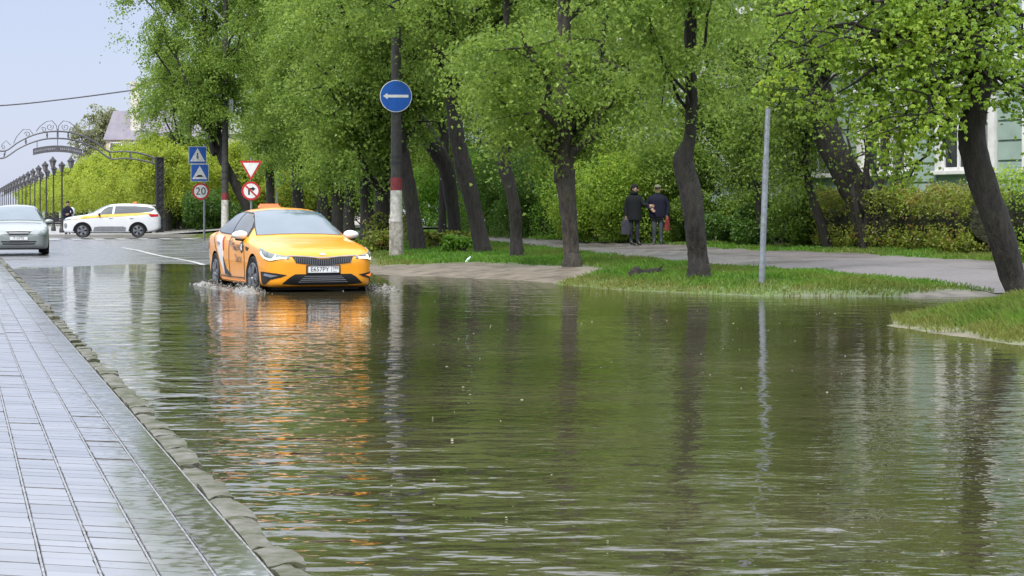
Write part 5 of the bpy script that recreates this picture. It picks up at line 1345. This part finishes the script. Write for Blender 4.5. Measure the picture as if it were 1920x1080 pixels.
for t in wt:
    for sl in sills:
        f = MB()
        for (x, zz, w_, h_) in ((t - ww / 2 - .1, sl + wh / 2, .26, wh + .1), (t + ww / 2 + .1, sl + wh / 2, .26, wh + .1), (t, sl + wh + .12, ww + .46, .24)): f.box((x, .06, zz), (w_, .2, h_), bev=.01)
        wn = f.build('window', M['trim_white'], root)
        MB().box((t, .12, sl - .06), (ww + .6, .34, .12), bev=.015).build('sill', M['trim_white'], wn)
        f = MB()
        for x in (t - ww / 2 + .05, t - .28, t + .32, t + ww / 2 - .05): f.box((x, .04, sl + wh / 2), (.09, .08, wh))
        f.box((t, .05, sl + wh * .70), (ww, .06, .07)); f.box((t, .04, sl + .05), (ww, .08, .1)); f.build('casement', M['trim_white'], wn)
        MB().box((t, .012, sl + wh / 2), (ww, .02, wh)).build('pane', M['pane'], wn)
        MB().box((t - ww * .3, .018, sl + wh / 2), (ww * .26, .018, wh * .96)).build('curtain', M['curtain'], wn)
        if sl < 3: MB().box((t, .2, sl + wh + .50), (ww + .7, .42, .14), bev=.03).build('hood', M['trim_white'], wn)
for t in (10.6, 20.1):
    MB().box((t, .08, 4.3), (.62, .2, 8.5), bev=.02).build('pilaster', M['trim_white'], root)
b = MB(); b.box(((T0 + T1) / 2, .15, H_ - .05), (T1 - T0 + .3, .5, .35), bev=.05); b.box(((T0 + T1) / 2, .05, 4.98 + .2), (T1 - T0, .22, .18), bev=.03); b.build('cornice', M['trim_white'], root)
b = MB(); b.add([(T0 - .4, .5, H_), (T1 + .4, .5, H_), (T1 + .4, -11.5, H_), (T0 - .4, -11.5, H_), (T0 + 4, -5.5, H_ + 2.8), (T1 - 4, -5.5, H_ + 2.8)], [(0, 1, 5, 4), (2, 3, 4, 5), (1, 2, 5), (3, 0, 4), (3, 2, 1, 0)]); b.build('roof', M['roof_grey'], root)

def block(name, label, c, rz, size, wallm, roofm, rows, colsn, roof_h, sill0=1.2, storey=3.2, ww_=1.2, wh_=1.6):
    root = empty(name, c, rz); w_, d_, h_ = size; T(root, label, 'building')
    MB().box((0, d_ / 2, h_ / 2), (w_, d_, h_)).build('wall', wallm, root)
    for i in range(rows):
        for j in range(colsn):
            x = -w_ / 2 + (j + .5) * w_ / colsn; z = sill0 + i * storey + wh_ / 2
            f = MB(); f.box((x, -.04, z), (ww_ + .24, .12, wh_ + .24)); fo = f.build('window', M['trim_white'], root); MB().box((x, -.09, z), (ww_, .06, wh_)).build('pane', M['pane'], fo)
    if roof_h:
        b = MB(); i_ = min(w_, d_) * .07
        b.add([(-w_ / 2 - .3, -.3, h_), (w_ / 2 + .3, -.3, h_), (w_ / 2 + .3, d_ + .3, h_), (-w_ / 2 - .3, d_ + .3, h_), (-w_ / 2 + i_, i_, h_ + roof_h), (w_ / 2 - i_, i_, h_ + roof_h), (w_ / 2 - i_, d_ - i_, h_ + roof_h), (-w_ / 2 + i_, d_ - i_, h_ + roof_h)],
              [(0, 1, 5, 4), (1, 2, 6, 5), (2, 3, 7, 6), (3, 0, 4, 7), (4, 5, 6, 7), (3, 2, 1, 0)]); b.build('roof', roofm, root)
    return root
M['mauve_roof'] = mat('mauve_sheet_roof', (.25, .23, .28), .6, (.20, .185, .23), 1); M['peach'] = mat('peach_plaster', (.50, .42, .34), .8, (.44, .37, .30), 1); M['pale_wall'] = mat('pale_plaster', (.58, .54, .50), .8, (.5, .46, .43), 1)
d = 230.; c = at(290, 400, d); c.z = .2
rb = block('mansard_house', 'peach house with a mauve mansard roof beyond the boulevard trees', c, .1, (11.2, 12, 9.6), M['peach'], M['mauve_roof'], 3, 5, 3.4)
cb = MB(); cb.box((-2.2, .8, 12.6), (1.2, 1.5, 7.4), bev=.05); cb.box((-2.2, .8, 16.2), (1.45, 1.8, .35)); cb.build('chimney_tower', M['pale_wall'], rb)
d = 150.; c = at(560, 400, d); c.z = .45
block('pale_house', 'pale house glimpsed between the dark trunks behind the taxi', c, .12, (14, 10, 6.8), M['pale_wall'], M['roof_grey'], 2, 5, 1.6)
M['kiosk_yellow'] = mat('kiosk_yellow', (.75, .52, .03), .5)
c = at(573, 400, 128); c.z = .45; root = empty('yellow_kiosk', c); T(root, 'small yellow kiosk seen above the taxi roof between two trunks', 'kiosk')
MB().box((0, 1, 1.2), (1.25, 1.6, 2.4), bev=.03).build('cabin', M['kiosk_yellow'], root); MB().box((0, .9, 2.46), (1.6, 2.1, .12)).build('roof', M['trim_white'], root); MB().box((0, .18, 1.5), (.8, .06, .7)).build('hatch', M['kiosk_yellow'], root)
c = at(520, 400, 112); c.z = gz(c.x, c.y); root = empty('round_sign', c); T(root, 'round dark green sign among the trunks above the taxi roof', 'sign')
M['sign_green'] = mat('sign_green', (.03, .14, .10), .4, (.05, .2, .13), 6)
MB().tube([(0, 0, -.1), (0, 0, 3.2)], .05, 8).build('post', M['galv'], root); Mx = Matrix(((1, 0, 0, 0), (0, 0, -1, 0), (0, 1, 0, 0), (0, 0, 0, 1)))
MB().prism(disc(.48), Matrix.Translation((0, -.06, at(0, 335, 112).z - c.z)) @ Mx, .03).build('disc', M['sign_green'], root)

# ------------------------------------------------------------------ people
M['skin'] = mat('skin', (.42, .26, .19), .5); M['coat_black'] = mat('black_coat', (.011, .013, .014), .85, (.012, .014, .016), 8, bump=.01, bscale=9, spec=.2); M['coat_navy'] = mat('navy_jacket', (.010, .011, .022), .85, (.012, .013, .026), 8, bump=.012, bscale=9, spec=.2)
M['trouser_dark'] = mat('dark_trousers', (.016, .02, .028), .8); M['trouser_grey'] = mat('grey_trousers', (.045, .055, .065), .8, (.05, .06, .07), 7); M['jeans'] = mat('jeans', (.05, .09, .14), .8); M['shoe'] = mat('shoes', (.012, .012, .012), .4)
M['camo'] = mat('camouflage_cloth', (.22, .22, .14), .8, (.06, .075, .04), 12); M['scarf'] = mat('olive_face_cover', (.30, .32, .10), .8); M['bag_dark'] = mat('dark_bag', (.03, .03, .045), .6, (.02, .02, .03), 6); M['bag_red'] = mat('red_bag', (.17, .012, .016), .5, (.10, .008, .01), 8); M['bag_white'] = mat('white_bag', (.62, .63, .68), .6); M['lips'] = mat('lips', (.26, .11, .09), .5); M['eye'] = mat('eye', (.02, .015, .012), .2)

def person(loc, rz, J, bones, mats, label, faced=0.0):
    """J: joint -> (x, y, z, r); bones: (a, b, material index). One continuous skinned body."""
    root = empty('person', loc, rz); names = list(J); idx = {n_: i for i, n_ in enumerate(names)}
    me = bpy.data.meshes.new('body'); me.from_pydata([J[n_][:3] for n_ in names], [(idx[a], idx[b_]) for a, b_, _ in bones], []); me.update()
    o = bpy.data.objects.new('body', me); COL.objects.link(o)
    o.modifiers.new('skin', 'SKIN'); o.modifiers.new('sub', 'SUBSURF').levels = 2
    for i, n_ in enumerate(names):
        sv = me.skin_vertices[0].data[i]; r = J[n_][3]; sv.radius = r if isinstance(r, tuple) else (r, r); sv.use_root = (n_ == 'pelvis')
    dg = bpy.context.evaluated_depsgraph_get(); dg.update(); new = bpy.data.meshes.new_from_object(o.evaluated_get(dg)); bpy.data.objects.remove(o)
    seg = [(np.array(J[a][:3]), np.array(J[b_][:3]), mi) for a, b_, mi in bones]
    pick = []
    for p in new.polygons:
        c = np.array(p.center); best = 1e9; pick.append(0)
        for a, b_, mi in seg:
            t = np.clip(np.dot(c - a, b_ - a) / (np.dot(b_ - a, b_ - a) + 1e-9), 0, 1); dd = np.linalg.norm(c - a - t * (b_ - a)) / (.14 if mi != 2 else .10)
            if dd < best: best = dd; pick[-1] = mi
        p.use_smooth = True
    new.materials.clear(); o = link('body', new, mats, root); new.polygons.foreach_set('material_index', np.array(pick, np.int32))
    hx, hy, hz = J['head'][:3]; f = faced; fx, fy = math.sin(f), -math.cos(f)
    eb = MB()
    for sg in (-1, 1): eb.ball((hx + fx * .092 + sg * .033 * math.cos(f), hy + fy * .092 + sg * .033 * math.sin(f), hz + .01), .011, sub=1)
    eb.build('eyes', M['eye'], root); nb_ = MB().ball((hx + fx * .105, hy + fy * .105, hz - .025), (.014, .016, .024), sub=2)
    for sg in (-1, 1): nb_.ball((hx + sg * .085 * math.cos(f), hy + sg * .085 * math.sin(f), hz - .01), (.014, .018, .03), sub=2)
    nb_.build('nose_and_ears', mats[2], root, 60)
    mb_ = MB().box((hx + fx * .090, hy + fy * .090, hz - .068), (.045, .012, .010), f); mb_.build('mouth', M['lips'], root)
    return T(root, label, 'person')

def hand(J, bones, key, wrist, dirv, side, mi=2):
    """palm and five separate fingers hanging from a wrist joint"""
    w0 = np.array(J[wrist][:3]); d = np.array(dirv, float); d /= np.linalg.norm(d); s = np.cross(d, (0, 1, 0)); s /= np.linalg.norm(s) + 1e-9; s *= side
    J[key + 'p'] = (*(w0 + d * .07), (.036, .022)); bones.append((wrist, key + 'p', mi))
    for k, (o_, l1) in enumerate(((-.030, .062), (-.010, .072), (.010, .068), (.030, .052))):
        a = w0 + d * .105 + s * o_; b_ = a + d * l1 * .55 + np.array((0, -.006, 0)); c = b_ + d * l1 * .45 + np.array((0, -.022, 0))
        J[f'{key}a{k}'] = (*a, .010); J[f'{key}b{k}'] = (*b_, .009); J[f'{key}c{k}'] = (*c, .0075)
        bones += [(key + 'p', f'{key}a{k}', mi), (f'{key}a{k}', f'{key}b{k}', mi), (f'{key}b{k}', f'{key}c{k}', mi)]
    a = w0 + d * .045 - s * .045 + np.array((0, -.012, 0)); b_ = a + d * .045 - s * .012 + np.array((0, -.015, 0))
    J[key + 't0'] = (*a, .012); J[key + 't1'] = (*b_, .009); bones += [(key + 'p', key + 't0', mi), (key + 't0', key + 't1', mi)]

def base_pose(bulk=1.0, lean=0.0, hem=.78):
    b = bulk
    J = dict(pelvis=(0, 0, .93, (.165 * b, .125 * b)), hemc=(0, 0, hem + .03, (.18 * b, .135 * b)), waist=(0, 0, 1.1, (.165 * b, .125 * b)), chest=(0, 0, 1.30, (.13 * b, .10 * b)), collar=(0, -.01, 1.445, (.09, .075)), neck=(0, -.015, 1.50, .06), head=(0, -.025, 1.615, (.082, .098)), crown=(0, -.015, 1.70, (.068, .08)),
             ls=(.175 * b, 0, 1.385, .078), rs=(-.175 * b, 0, 1.385, .078), lh=(.09, 0, .82, .09), rh=(-.09, 0, .82, .09), lk=(.095, -.02, .49, .068), rk=(-.095, -.02, .49, .068), la=(.10, .01, .10, .05), ra=(-.10, .01, .10, .05), lt=(.11, -.15, .035, (.042, .032)), rt=(-.11, -.15, .035, (.042, .032)), lhl=(.10, .04, .035, .035), rhl=(-.10, .04, .035, .035))
    Bn = [('pelvis', 'waist', 0), ('waist', 'chest', 0), ('chest', 'collar', 0), ('collar', 'neck', 2), ('neck', 'head', 2), ('head', 'crown', 2), ('chest', 'ls', 0), ('chest', 'rs', 0), ('pelvis', 'hemc', 0), ('hemc', 'lh', 1), ('hemc', 'rh', 1), ('lh', 'lk', 1), ('rh', 'rk', 1), ('lk', 'la', 1), ('rk', 'ra', 1), ('la', 'lt', 3), ('ra', 'rt', 3), ('la', 'lhl', 3), ('ra', 'rhl', 3)]
    return J, Bn
def arm(J, Bn, side, el, wr_):
    s = 'l' if side > 0 else 'r'; J[s + 'e'] = (*el, .062); J[s + 'w'] = (*wr_, .042); Bn += [(s + 's', s + 'e', 0), (s + 'e', s + 'w', 0)]
def coat(root, name, m_, bulk, hem, seed=0, flare=1.):
    """the coat's trunk: a draped loft from hem to collar with folds"""
    rg = np.random.default_rng(seed); zs_ = [hem, hem + .02, (hem + 1.05) / 2, 1.05, 1.18, 1.30, 1.37, 1.42, 1.46, 1.49, 1.52]
    rx = [.205 * flare, .212 * flare, .205, .195, .20, .208, .200, .172, .125, .088, .080]; ry = [.155 * flare, .16 * flare, .155, .148, .150, .148, .135, .115, .095, .080, .075]
    n_, V = 28, []
    for i, z in enumerate(zs_):
        for a_ in np.linspace(0, 2 * np.pi, n_, endpoint=False):
            f_ = 1 + (.025 * math.sin(5 * a_ + 2.5 * z + seed) + .02 * math.sin(9 * a_ - 14 * z + seed)) * (1 if i < 7 else .3)
            k = bulk if z < 1.44 else 1 + (bulk - 1) * .3
            V.append((rx[i] * k * f_ * math.copysign(abs(math.cos(a_)) ** .85, math.cos(a_)), ry[i] * k * f_ * math.sin(a_) - .005, z + (.012 * math.sin(3 * a_ + seed) if i < 2 else 0)))
    fs = [(i * n_ + j, i * n_ + (j + 1) % n_, (i + 1) * n_ + (j + 1) % n_, (i + 1) * n_ + j) for i in range(len(zs_) - 1) for j in range(n_)]
    o = MB().add(V, fs).build(name, m_, root, 180); sd = o.modifiers.new('thick', 'SOLIDIFY'); sd.thickness = .012; o.modifiers.new('soft', 'SUBSURF').render_levels = 1
    return o
def bag(name, loc, w_, h_, dep, m_, label, rz=0.):
    root = empty(name, loc, rz); b = MB(); bm = bmesh.new(); bmesh.ops.create_cube(bm, size=1); bmesh.ops.subdivide_edges(bm, edges=bm.edges[:], cuts=4, use_grid_fill=True); bm.verts.index_update(); rg = random.Random(3)
    V = []
    for q in bm.verts:
        p = q.co; k = 1 - .28 * (p.z + .5) ** 1.5; puff = 1 - .5 * abs(p.x * 2) ** 3 * .5
        V.append((p.x * w_ * k + rg.uniform(-1, 1) * .008, p.y * dep * k * puff + rg.uniform(-1, 1) * .008, (p.z - .5) * h_ + rg.uniform(-1, 1) * .006 - (.02 if p.z < -.45 and abs(p.x) < .4 else 0)))
    b.add(V, [[q.index for q in f.verts] for f in bm.faces]); bm.free(); b.build('pouch', m_, root, 60)
    h2 = MB()
    for y in (-.03, .03): h2.tube(resample(np.array([(-w_ * .22, y, -.02), (-w_ * .14, y * .4, .07), (0, 0, .10), (w_ * .14, y * .4, .07), (w_ * .22, y, -.02)]), 12), .009, 6)
    h2.build('handles', m_, root); return T(root, label, 'bag')

# hooded man, turned to the right, bag in the right hand, left hand held out
p1 = hit(1189, 461); d1 = p1.y
J, Bn = base_pose(1.02, hem=.74)
J['head'] = (.025, -.03, 1.615, (.085, .095)); J['crown'] = (.02, -.02, 1.70, (.07, .08)); J['lt'] = (.19, -.10, .035, (.042, .032)); J['rt'] = (.02, -.14, .035, (.042, .032))
arm(J, Bn, 1, (.27, -.06, 1.17), (.40, -.20, 1.16)); arm(J, Bn, -1, (-.235, .01, 1.10), (-.24, -.05, .87)); hand(J, Bn, 'l', 'lw', (.8, -.3, -.15), 1); hand(J, Bn, 'r', 'rw', (0, -.05, -1), -1)
pr1 = person(p1, .0, J, Bn, [M['coat_black'], M['trouser_dark'], M['skin'], M['shoe']], 'man in a hooded black coat with a dark bag, one hand held out', .75)
hb_ = MB(); hb_.ball((.010, .015, 1.635), (.118, .118, .145), sub=3); hb_.tube([(0, .0, 1.46), (0, .005, 1.53), (.005, .01, 1.60)], [.13, .105, .095], 18); hb_.build('hood', M['coat_black'], pr1, 180)
coat(pr1, 'coat', M['coat_black'], 1.03, .72, 1)
bag('shopping_bag', p1 + Vector((-.245, -.07, .745)), .27, .40, .14, M['bag_dark'], 'limp dark bag in the right hand of the hooded man')
# man in camouflage cap, red bag in the left hand
p2 = hit(1233, 460); J, Bn = base_pose(1.24, hem=.80)
arm(J, Bn, 1, (.31, .0, 1.12), (.27, -.06, .89)); arm(J, Bn, -1, (-.32, -.02, 1.14), (-.22, -.20, 1.05)); hand(J, Bn, 'l', 'lw', (.0, -.1, -1), 1); hand(J, Bn, 'r', 'rw', (.6, -.5, -.4), -1)
pr2 = person(p2, .0, J, Bn, [M['coat_navy'], M['trouser_grey'], M['skin'], M['shoe']], 'man in a bulky navy jacket and camouflage cap, holding a red bag', -.25)
cp = MB(); cp.ball((0, -.015, 1.685), (.10, .112, .075), sub=3); cp.box((-.03, -.14, 1.675), (.15, .12, .015), -.25, bev=.005); cp.build('cap', M['camo'], pr2, 60)
cp = MB(); cp.ball((-.005, -.03, 1.545), (.075, .085, .06), sub=3); cp.build('face_cover', M['scarf'], pr2, 60)
coat(pr2, 'jacket', M['coat_navy'], 1.30, .80, 4, .93)
bag('shopping_bag', p2 + Vector((.27, -.08, .765)), .16, .32, .12, M['bag_red'], 'shiny red bag in the left hand of the man in the cap')
# person behind the white taxi
c = at(127, 400, 104.5); c.z = .125; J, Bn = base_pose(1.05, hem=.86)
arm(J, Bn, 1, (.25, -.03, 1.13), (.10, -.22, 1.08)); arm(J, Bn, -1, (-.25, -.03, 1.13), (-.08, -.22, 1.05)); hand(J, Bn, 'l', 'lw', (-.6, -.5, 0), 1); hand(J, Bn, 'r', 'rw', (.6, -.5, 0), -1)
pr3 = person(c, .1, J, Bn, [M['coat_navy'], M['jeans'], M['skin'], M['shoe']], 'person in a dark jacket and jeans standing by the nose of the white taxi', -.2)
coat(pr3, 'jacket', M['coat_navy'], 1.12, .86, 7)
cp = MB(); cp.ball((0, .015, 1.685), (.095, .11, .09), sub=3); cp.build('dark_hair', M['coat_black'], pr3, 60)
bb = empty('shoulder_bag', c + Vector((.17, .2, 1.02))); b = MB(); b.ball((0, 0, .2), (.17, .11, .24), sub=3); b.build('pouch', M['bag_white'], bb, 60); b = MB(); b.tube([(-.05, -.08, .4), (-.02, -.24, .36), (.02, -.36, .15), (.06, -.2, -.02)], .015, 6); b.build('strap', M['bag_white'], bb)
T(bb, 'pale bag on the back of the person by the white taxi', 'bag')

# ------------------------------------------------------------------ small things on the ground and water
M['wood_dark'] = mat('rotten_wood', (.035, .028, .022), .8, (.012, .010, .009), 9, bump=.04, bscale=14)
p = hit(1192, 522); rng = np.random.default_rng(8)
V, Q = tube([(-.02, 0, -.05), (0, 0, .08), (.02, .0, .2), (.0, 0, .27)], [.17, .16, .12, .05], 10, .16, rng)
o = mesh_fast('rotten_stump', V, Q, M['wood_dark'], None, True); o.location = p; o.scale = (.75, .75, .75); T(o, 'small rotten stump at the left end of the fallen log by the water', 'stump')
p = hit(1208, 520)
V, Q = tube([(-.12, 0, .04), (0, 0, .1), (.22, .05, .14), (.45, .1, .15), (.6, .14, .12)], [.05, .10, .11, .09, .04], 10, .14, rng); V2, Q2 = tube([(.35, .1, .16), (.5, .02, .3), (.55, 0, .38)], [.03, .02, .008], 5)
V, Q = cat_tubes([(V, Q), (V2, Q2)]); o = mesh_fast('fallen_log', V, Q, M['wood_dark'], None, True); o.location = p; o.scale = (.62, .62, .62); T(o, 'short dark rotten log with a broken twig lying in the grass by the water', 'log')
p = hit(880, 491); b = MB(); b.tube([(-.09, 0, .04), (.03, 0, .05), (.07, 0, .05), (.11, 0, .05)], [.04, .04, .02, .018], 10); o = b.build('crushed_bottle', mat('pale_plastic', (.55, .72, .70), .2), None, 50); o.location = p; o.rotation_euler = (0, -.9, .3); T(o, 'small pale plastic bottle lying on the sandy edge of the grass', 'bottle')

# churned water round the wheels: a mass of drops and low crests
M['foam'] = mat('churned_water', (.25, .24, .22), .12, (.09, .085, .07), 14)
rng = np.random.default_rng(17); taxi = bpy.data.objects['taxi_car']; mw = Matrix.Translation(taxi.location) @ Matrix.Rotation(taxi.rotation_euler.z, 4, 'Z')
b = MB()
oct_ = [(1, 0, 0), (-1, 0, 0), (0, 1, 0), (0, -1, 0), (0, 0, 1), (0, 0, -1)]; of = [(0, 2, 4), (2, 1, 4), (1, 3, 4), (3, 0, 4), (2, 0, 5), (1, 2, 5), (3, 1, 5), (0, 3, 5)]
def drop(c, r, st=1.): b.add([(c[0] + x * r, c[1] + y * r, c[2] + z * r * st) for x, y, z in oct_], of)
for (s, side, nn, hh, ll) in ((.75, -1, 420, .15, .35), (3.6, -1, 260, .11, .4), (.7, 1, 320, .13, .35), (2.2, -1, 200, .06, .9), (.1, 1, 90, .06, .3)):
    for k in range(nn):
        x = TL / 2 - s + rng.normal(0, ll); y = side * (.93 + abs(rng.normal(0, .16)) - .04); z = .10 + abs(rng.normal(0, hh * .5)) * math.exp(-((x - TL / 2 + s) / (ll * 1.4))**2)
        drop(mw @ Vector((x, y, z)), rng.uniform(.004, .017) * (1.3 - min(z, 1)), rng.uniform(.6, 1.4))
T(b.build('water_splash', M['foam'], None, 180), 'churned splashing water round the taxi wheels', 'splash', kind='stuff')
b = MB()
for (s0, s1, y0, y1, hh) in ((-.15, .95, -.98, -1.32, .07), (3.1, 4.2, -.98, -1.3, .05), (-.05, .9, .98, 1.4, .06), (.9, 3.2, -1.0, -1.5, .028)):
    nx, ny = 46, 12; V = []
    for i in range(nx):
        for j in range(ny):
            t, u = i / (nx - 1), j / (ny - 1); x = TL / 2 - (s0 + (s1 - s0) * t); y = y0 + (y1 - y0) * u
            z = .11 + hh * math.sin(math.pi * t)**.7 * math.sin(math.pi * min(1, u * 1.02))**.8 * (.6 + .5 * abs(math.sin(9 * t + 5 * u) + .8 * math.sin(23 * t - 11 * u) + .5 * rng.normal())) - .012
            V.append(mw @ Vector((x, y, z)))
    b.add(V, [(i * ny + j, (i + 1) * ny + j, (i + 1) * ny + j + 1, i * ny + j + 1) for i in range(nx - 1) for j in range(ny - 1)])
T(b.build('wheel_wash', M['foam'], None, 60), 'low crests of churned water thrown up beside the taxi', 'splash', kind='stuff')
b = MB(); M['rain'] = mat('rain_drop', (.62, .66, .72), .1, (.5, .54, .6), 9)
for k in range(110):
    d = rng.uniform(7, 36); p = at(rng.uniform(560, 1930), rng.uniform(330, 1060), d)
    if p.z < .03: continue
    drop(p, rng.uniform(.001, .0026) * (d / 14)**.6, rng.uniform(1.5, 2.6))
T(b.build('rain', M['rain']), 'scattered falling rain drops over the flood water', 'rain', kind='stuff')
b = MB()
for k in range(110):
    d = rng.uniform(6.6, 28); x = rng.uniform(-.13, .26) * d; r = rng.uniform(.0015, .0045) * (1 if rng.random() < .8 else 1.6)
    if x * VD[0] + d * VD[1] < 1.3: continue
    n = 6; a0 = rng.uniform(0, 6); el = rng.uniform(1.2, 2.6)
    V = [(x + r * el * math.cos(a0 + i * math.pi / 3), d + r * math.sin(a0 + i * math.pi / 3), .001) for i in range(n)] + [(x + r * .5 * el * math.cos(a0 + i * math.pi / 3), d + r * .5 * math.sin(a0 + i * math.pi / 3), .004) for i in range(n)]
    b.add(V, [(i, (i + 1) % n, n + (i + 1) % n, n + i) for i in range(n)] + [tuple(n + i for i in range(n))])
M['scum'] = mat('floating_scum', (.36, .34, .25), .5, (.16, .15, .09), 20)
T(b.build('floating_litter', M['scum']), 'scattered bits of leaf and foam floating on the water', 'litter', kind='stuff')

# ------------------------------------------------------------------ light, sky, camera
SUN_EL, SUN_AZ = math.radians(52), math.radians(200)
w = bpy.data.worlds.new('World'); SC.world = w; w.use_nodes = True
nt = w.node_tree; N, L = nt.nodes.new, nt.links.new
bg = nt.nodes['Background']; out = nt.nodes['World Output']
sky = N('ShaderNodeTexSky'); sky.sky_type = 'NISHITA'; sky.sun_disc = False; sky.sun_elevation = SUN_EL; sky.sun_rotation = SUN_AZ
L(sky.outputs[0], bg.inputs['Color']); bg.inputs['Strength'].default_value = .03
tc = N('ShaderNodeTexCoord'); sp = N('ShaderNodeSeparateXYZ'); L(tc.outputs['Generated'], sp.inputs[0])
cr = N('ShaderNodeValToRGB'); e = cr.color_ramp.elements
e[0].position = 0.0; e[0].color = (.43, .465, .62, 1); e[1].position = 1.0; e[1].color = (1.9, 1.95, 2.05, 1)
q = e.new(.11); q.color = (.39, .435, .60, 1); q = e.new(.22); q.color = (.80, .85, .98, 1); q = e.new(.45); q.color = (1.15, 1.2, 1.32, 1)
nz = N('ShaderNodeTexNoise'); nz.inputs['Scale'].default_value = 2.2; nz.inputs['Detail'].default_value = 5; L(tc.outputs['Generated'], nz.inputs['Vector'])
mr = N('ShaderNodeMapRange'); mr.inputs[3].default_value = .86; mr.inputs[4].default_value = 1.14; L(nz.outputs['Fac'], mr.inputs[0])
L(sp.outputs['Z'], cr.inputs['Fac'])
vm = N('ShaderNodeVectorMath'); vm.operation = 'SCALE'; L(cr.outputs['Color'], vm.inputs[0]); L(mr.outputs[0], vm.inputs['Scale'])
b2 = N('ShaderNodeBackground'); b2.inputs['Strength'].default_value = 1.0; L(vm.outputs[0], b2.inputs['Color'])
ad = N('ShaderNodeAddShader'); L(bg.outputs[0], ad.inputs[0]); L(b2.outputs[0], ad.inputs[1]); L(ad.outputs[0], out.inputs['Surface'])
sl = bpy.data.lights.new('sun', 'SUN'); sl.energy = 3.0; sl.angle = math.radians(14); sl.color = (1, .955, .88)
so = bpy.data.objects.new('sun', sl); COL.objects.link(so); so.location = (0, 0, 60)
dv = Vector((math.cos(SUN_EL) * math.sin(SUN_AZ), math.cos(SUN_EL) * math.cos(SUN_AZ), math.sin(SUN_EL)))
so.rotation_euler = dv.to_track_quat('Z', 'Y').to_euler()
cam = bpy.data.cameras.new('camera'); co = bpy.data.objects.new('camera', cam); COL.objects.link(co)
co.location = (0, 0, EYE); co.rotation_euler = (math.pi / 2, 0, 0)
cam.sensor_width = 36; cam.lens = 36 * F / 1920; cam.shift_y = -(540 - HY) / 1920; cam.clip_start = .1; cam.clip_end = 5000
SC.camera = co
SC.view_settings.view_transform = 'Standard'; SC.view_settings.look = 'None'; SC.view_settings.gamma = 1; SC.view_settings.exposure = 0.28
SC.cycles.max_bounces = 6; SC.cycles.diffuse_bounces = 3; SC.cycles.glossy_bounces = 3; SC.cycles.transmission_bounces = 4; SC.cycles.transparent_max_bounces = 4
SC.cycles.use_denoising = True; SC.cycles.caustics_reflective = False; SC.cycles.caustics_refractive = False
SC.cycles.sample_clamp_indirect = 4
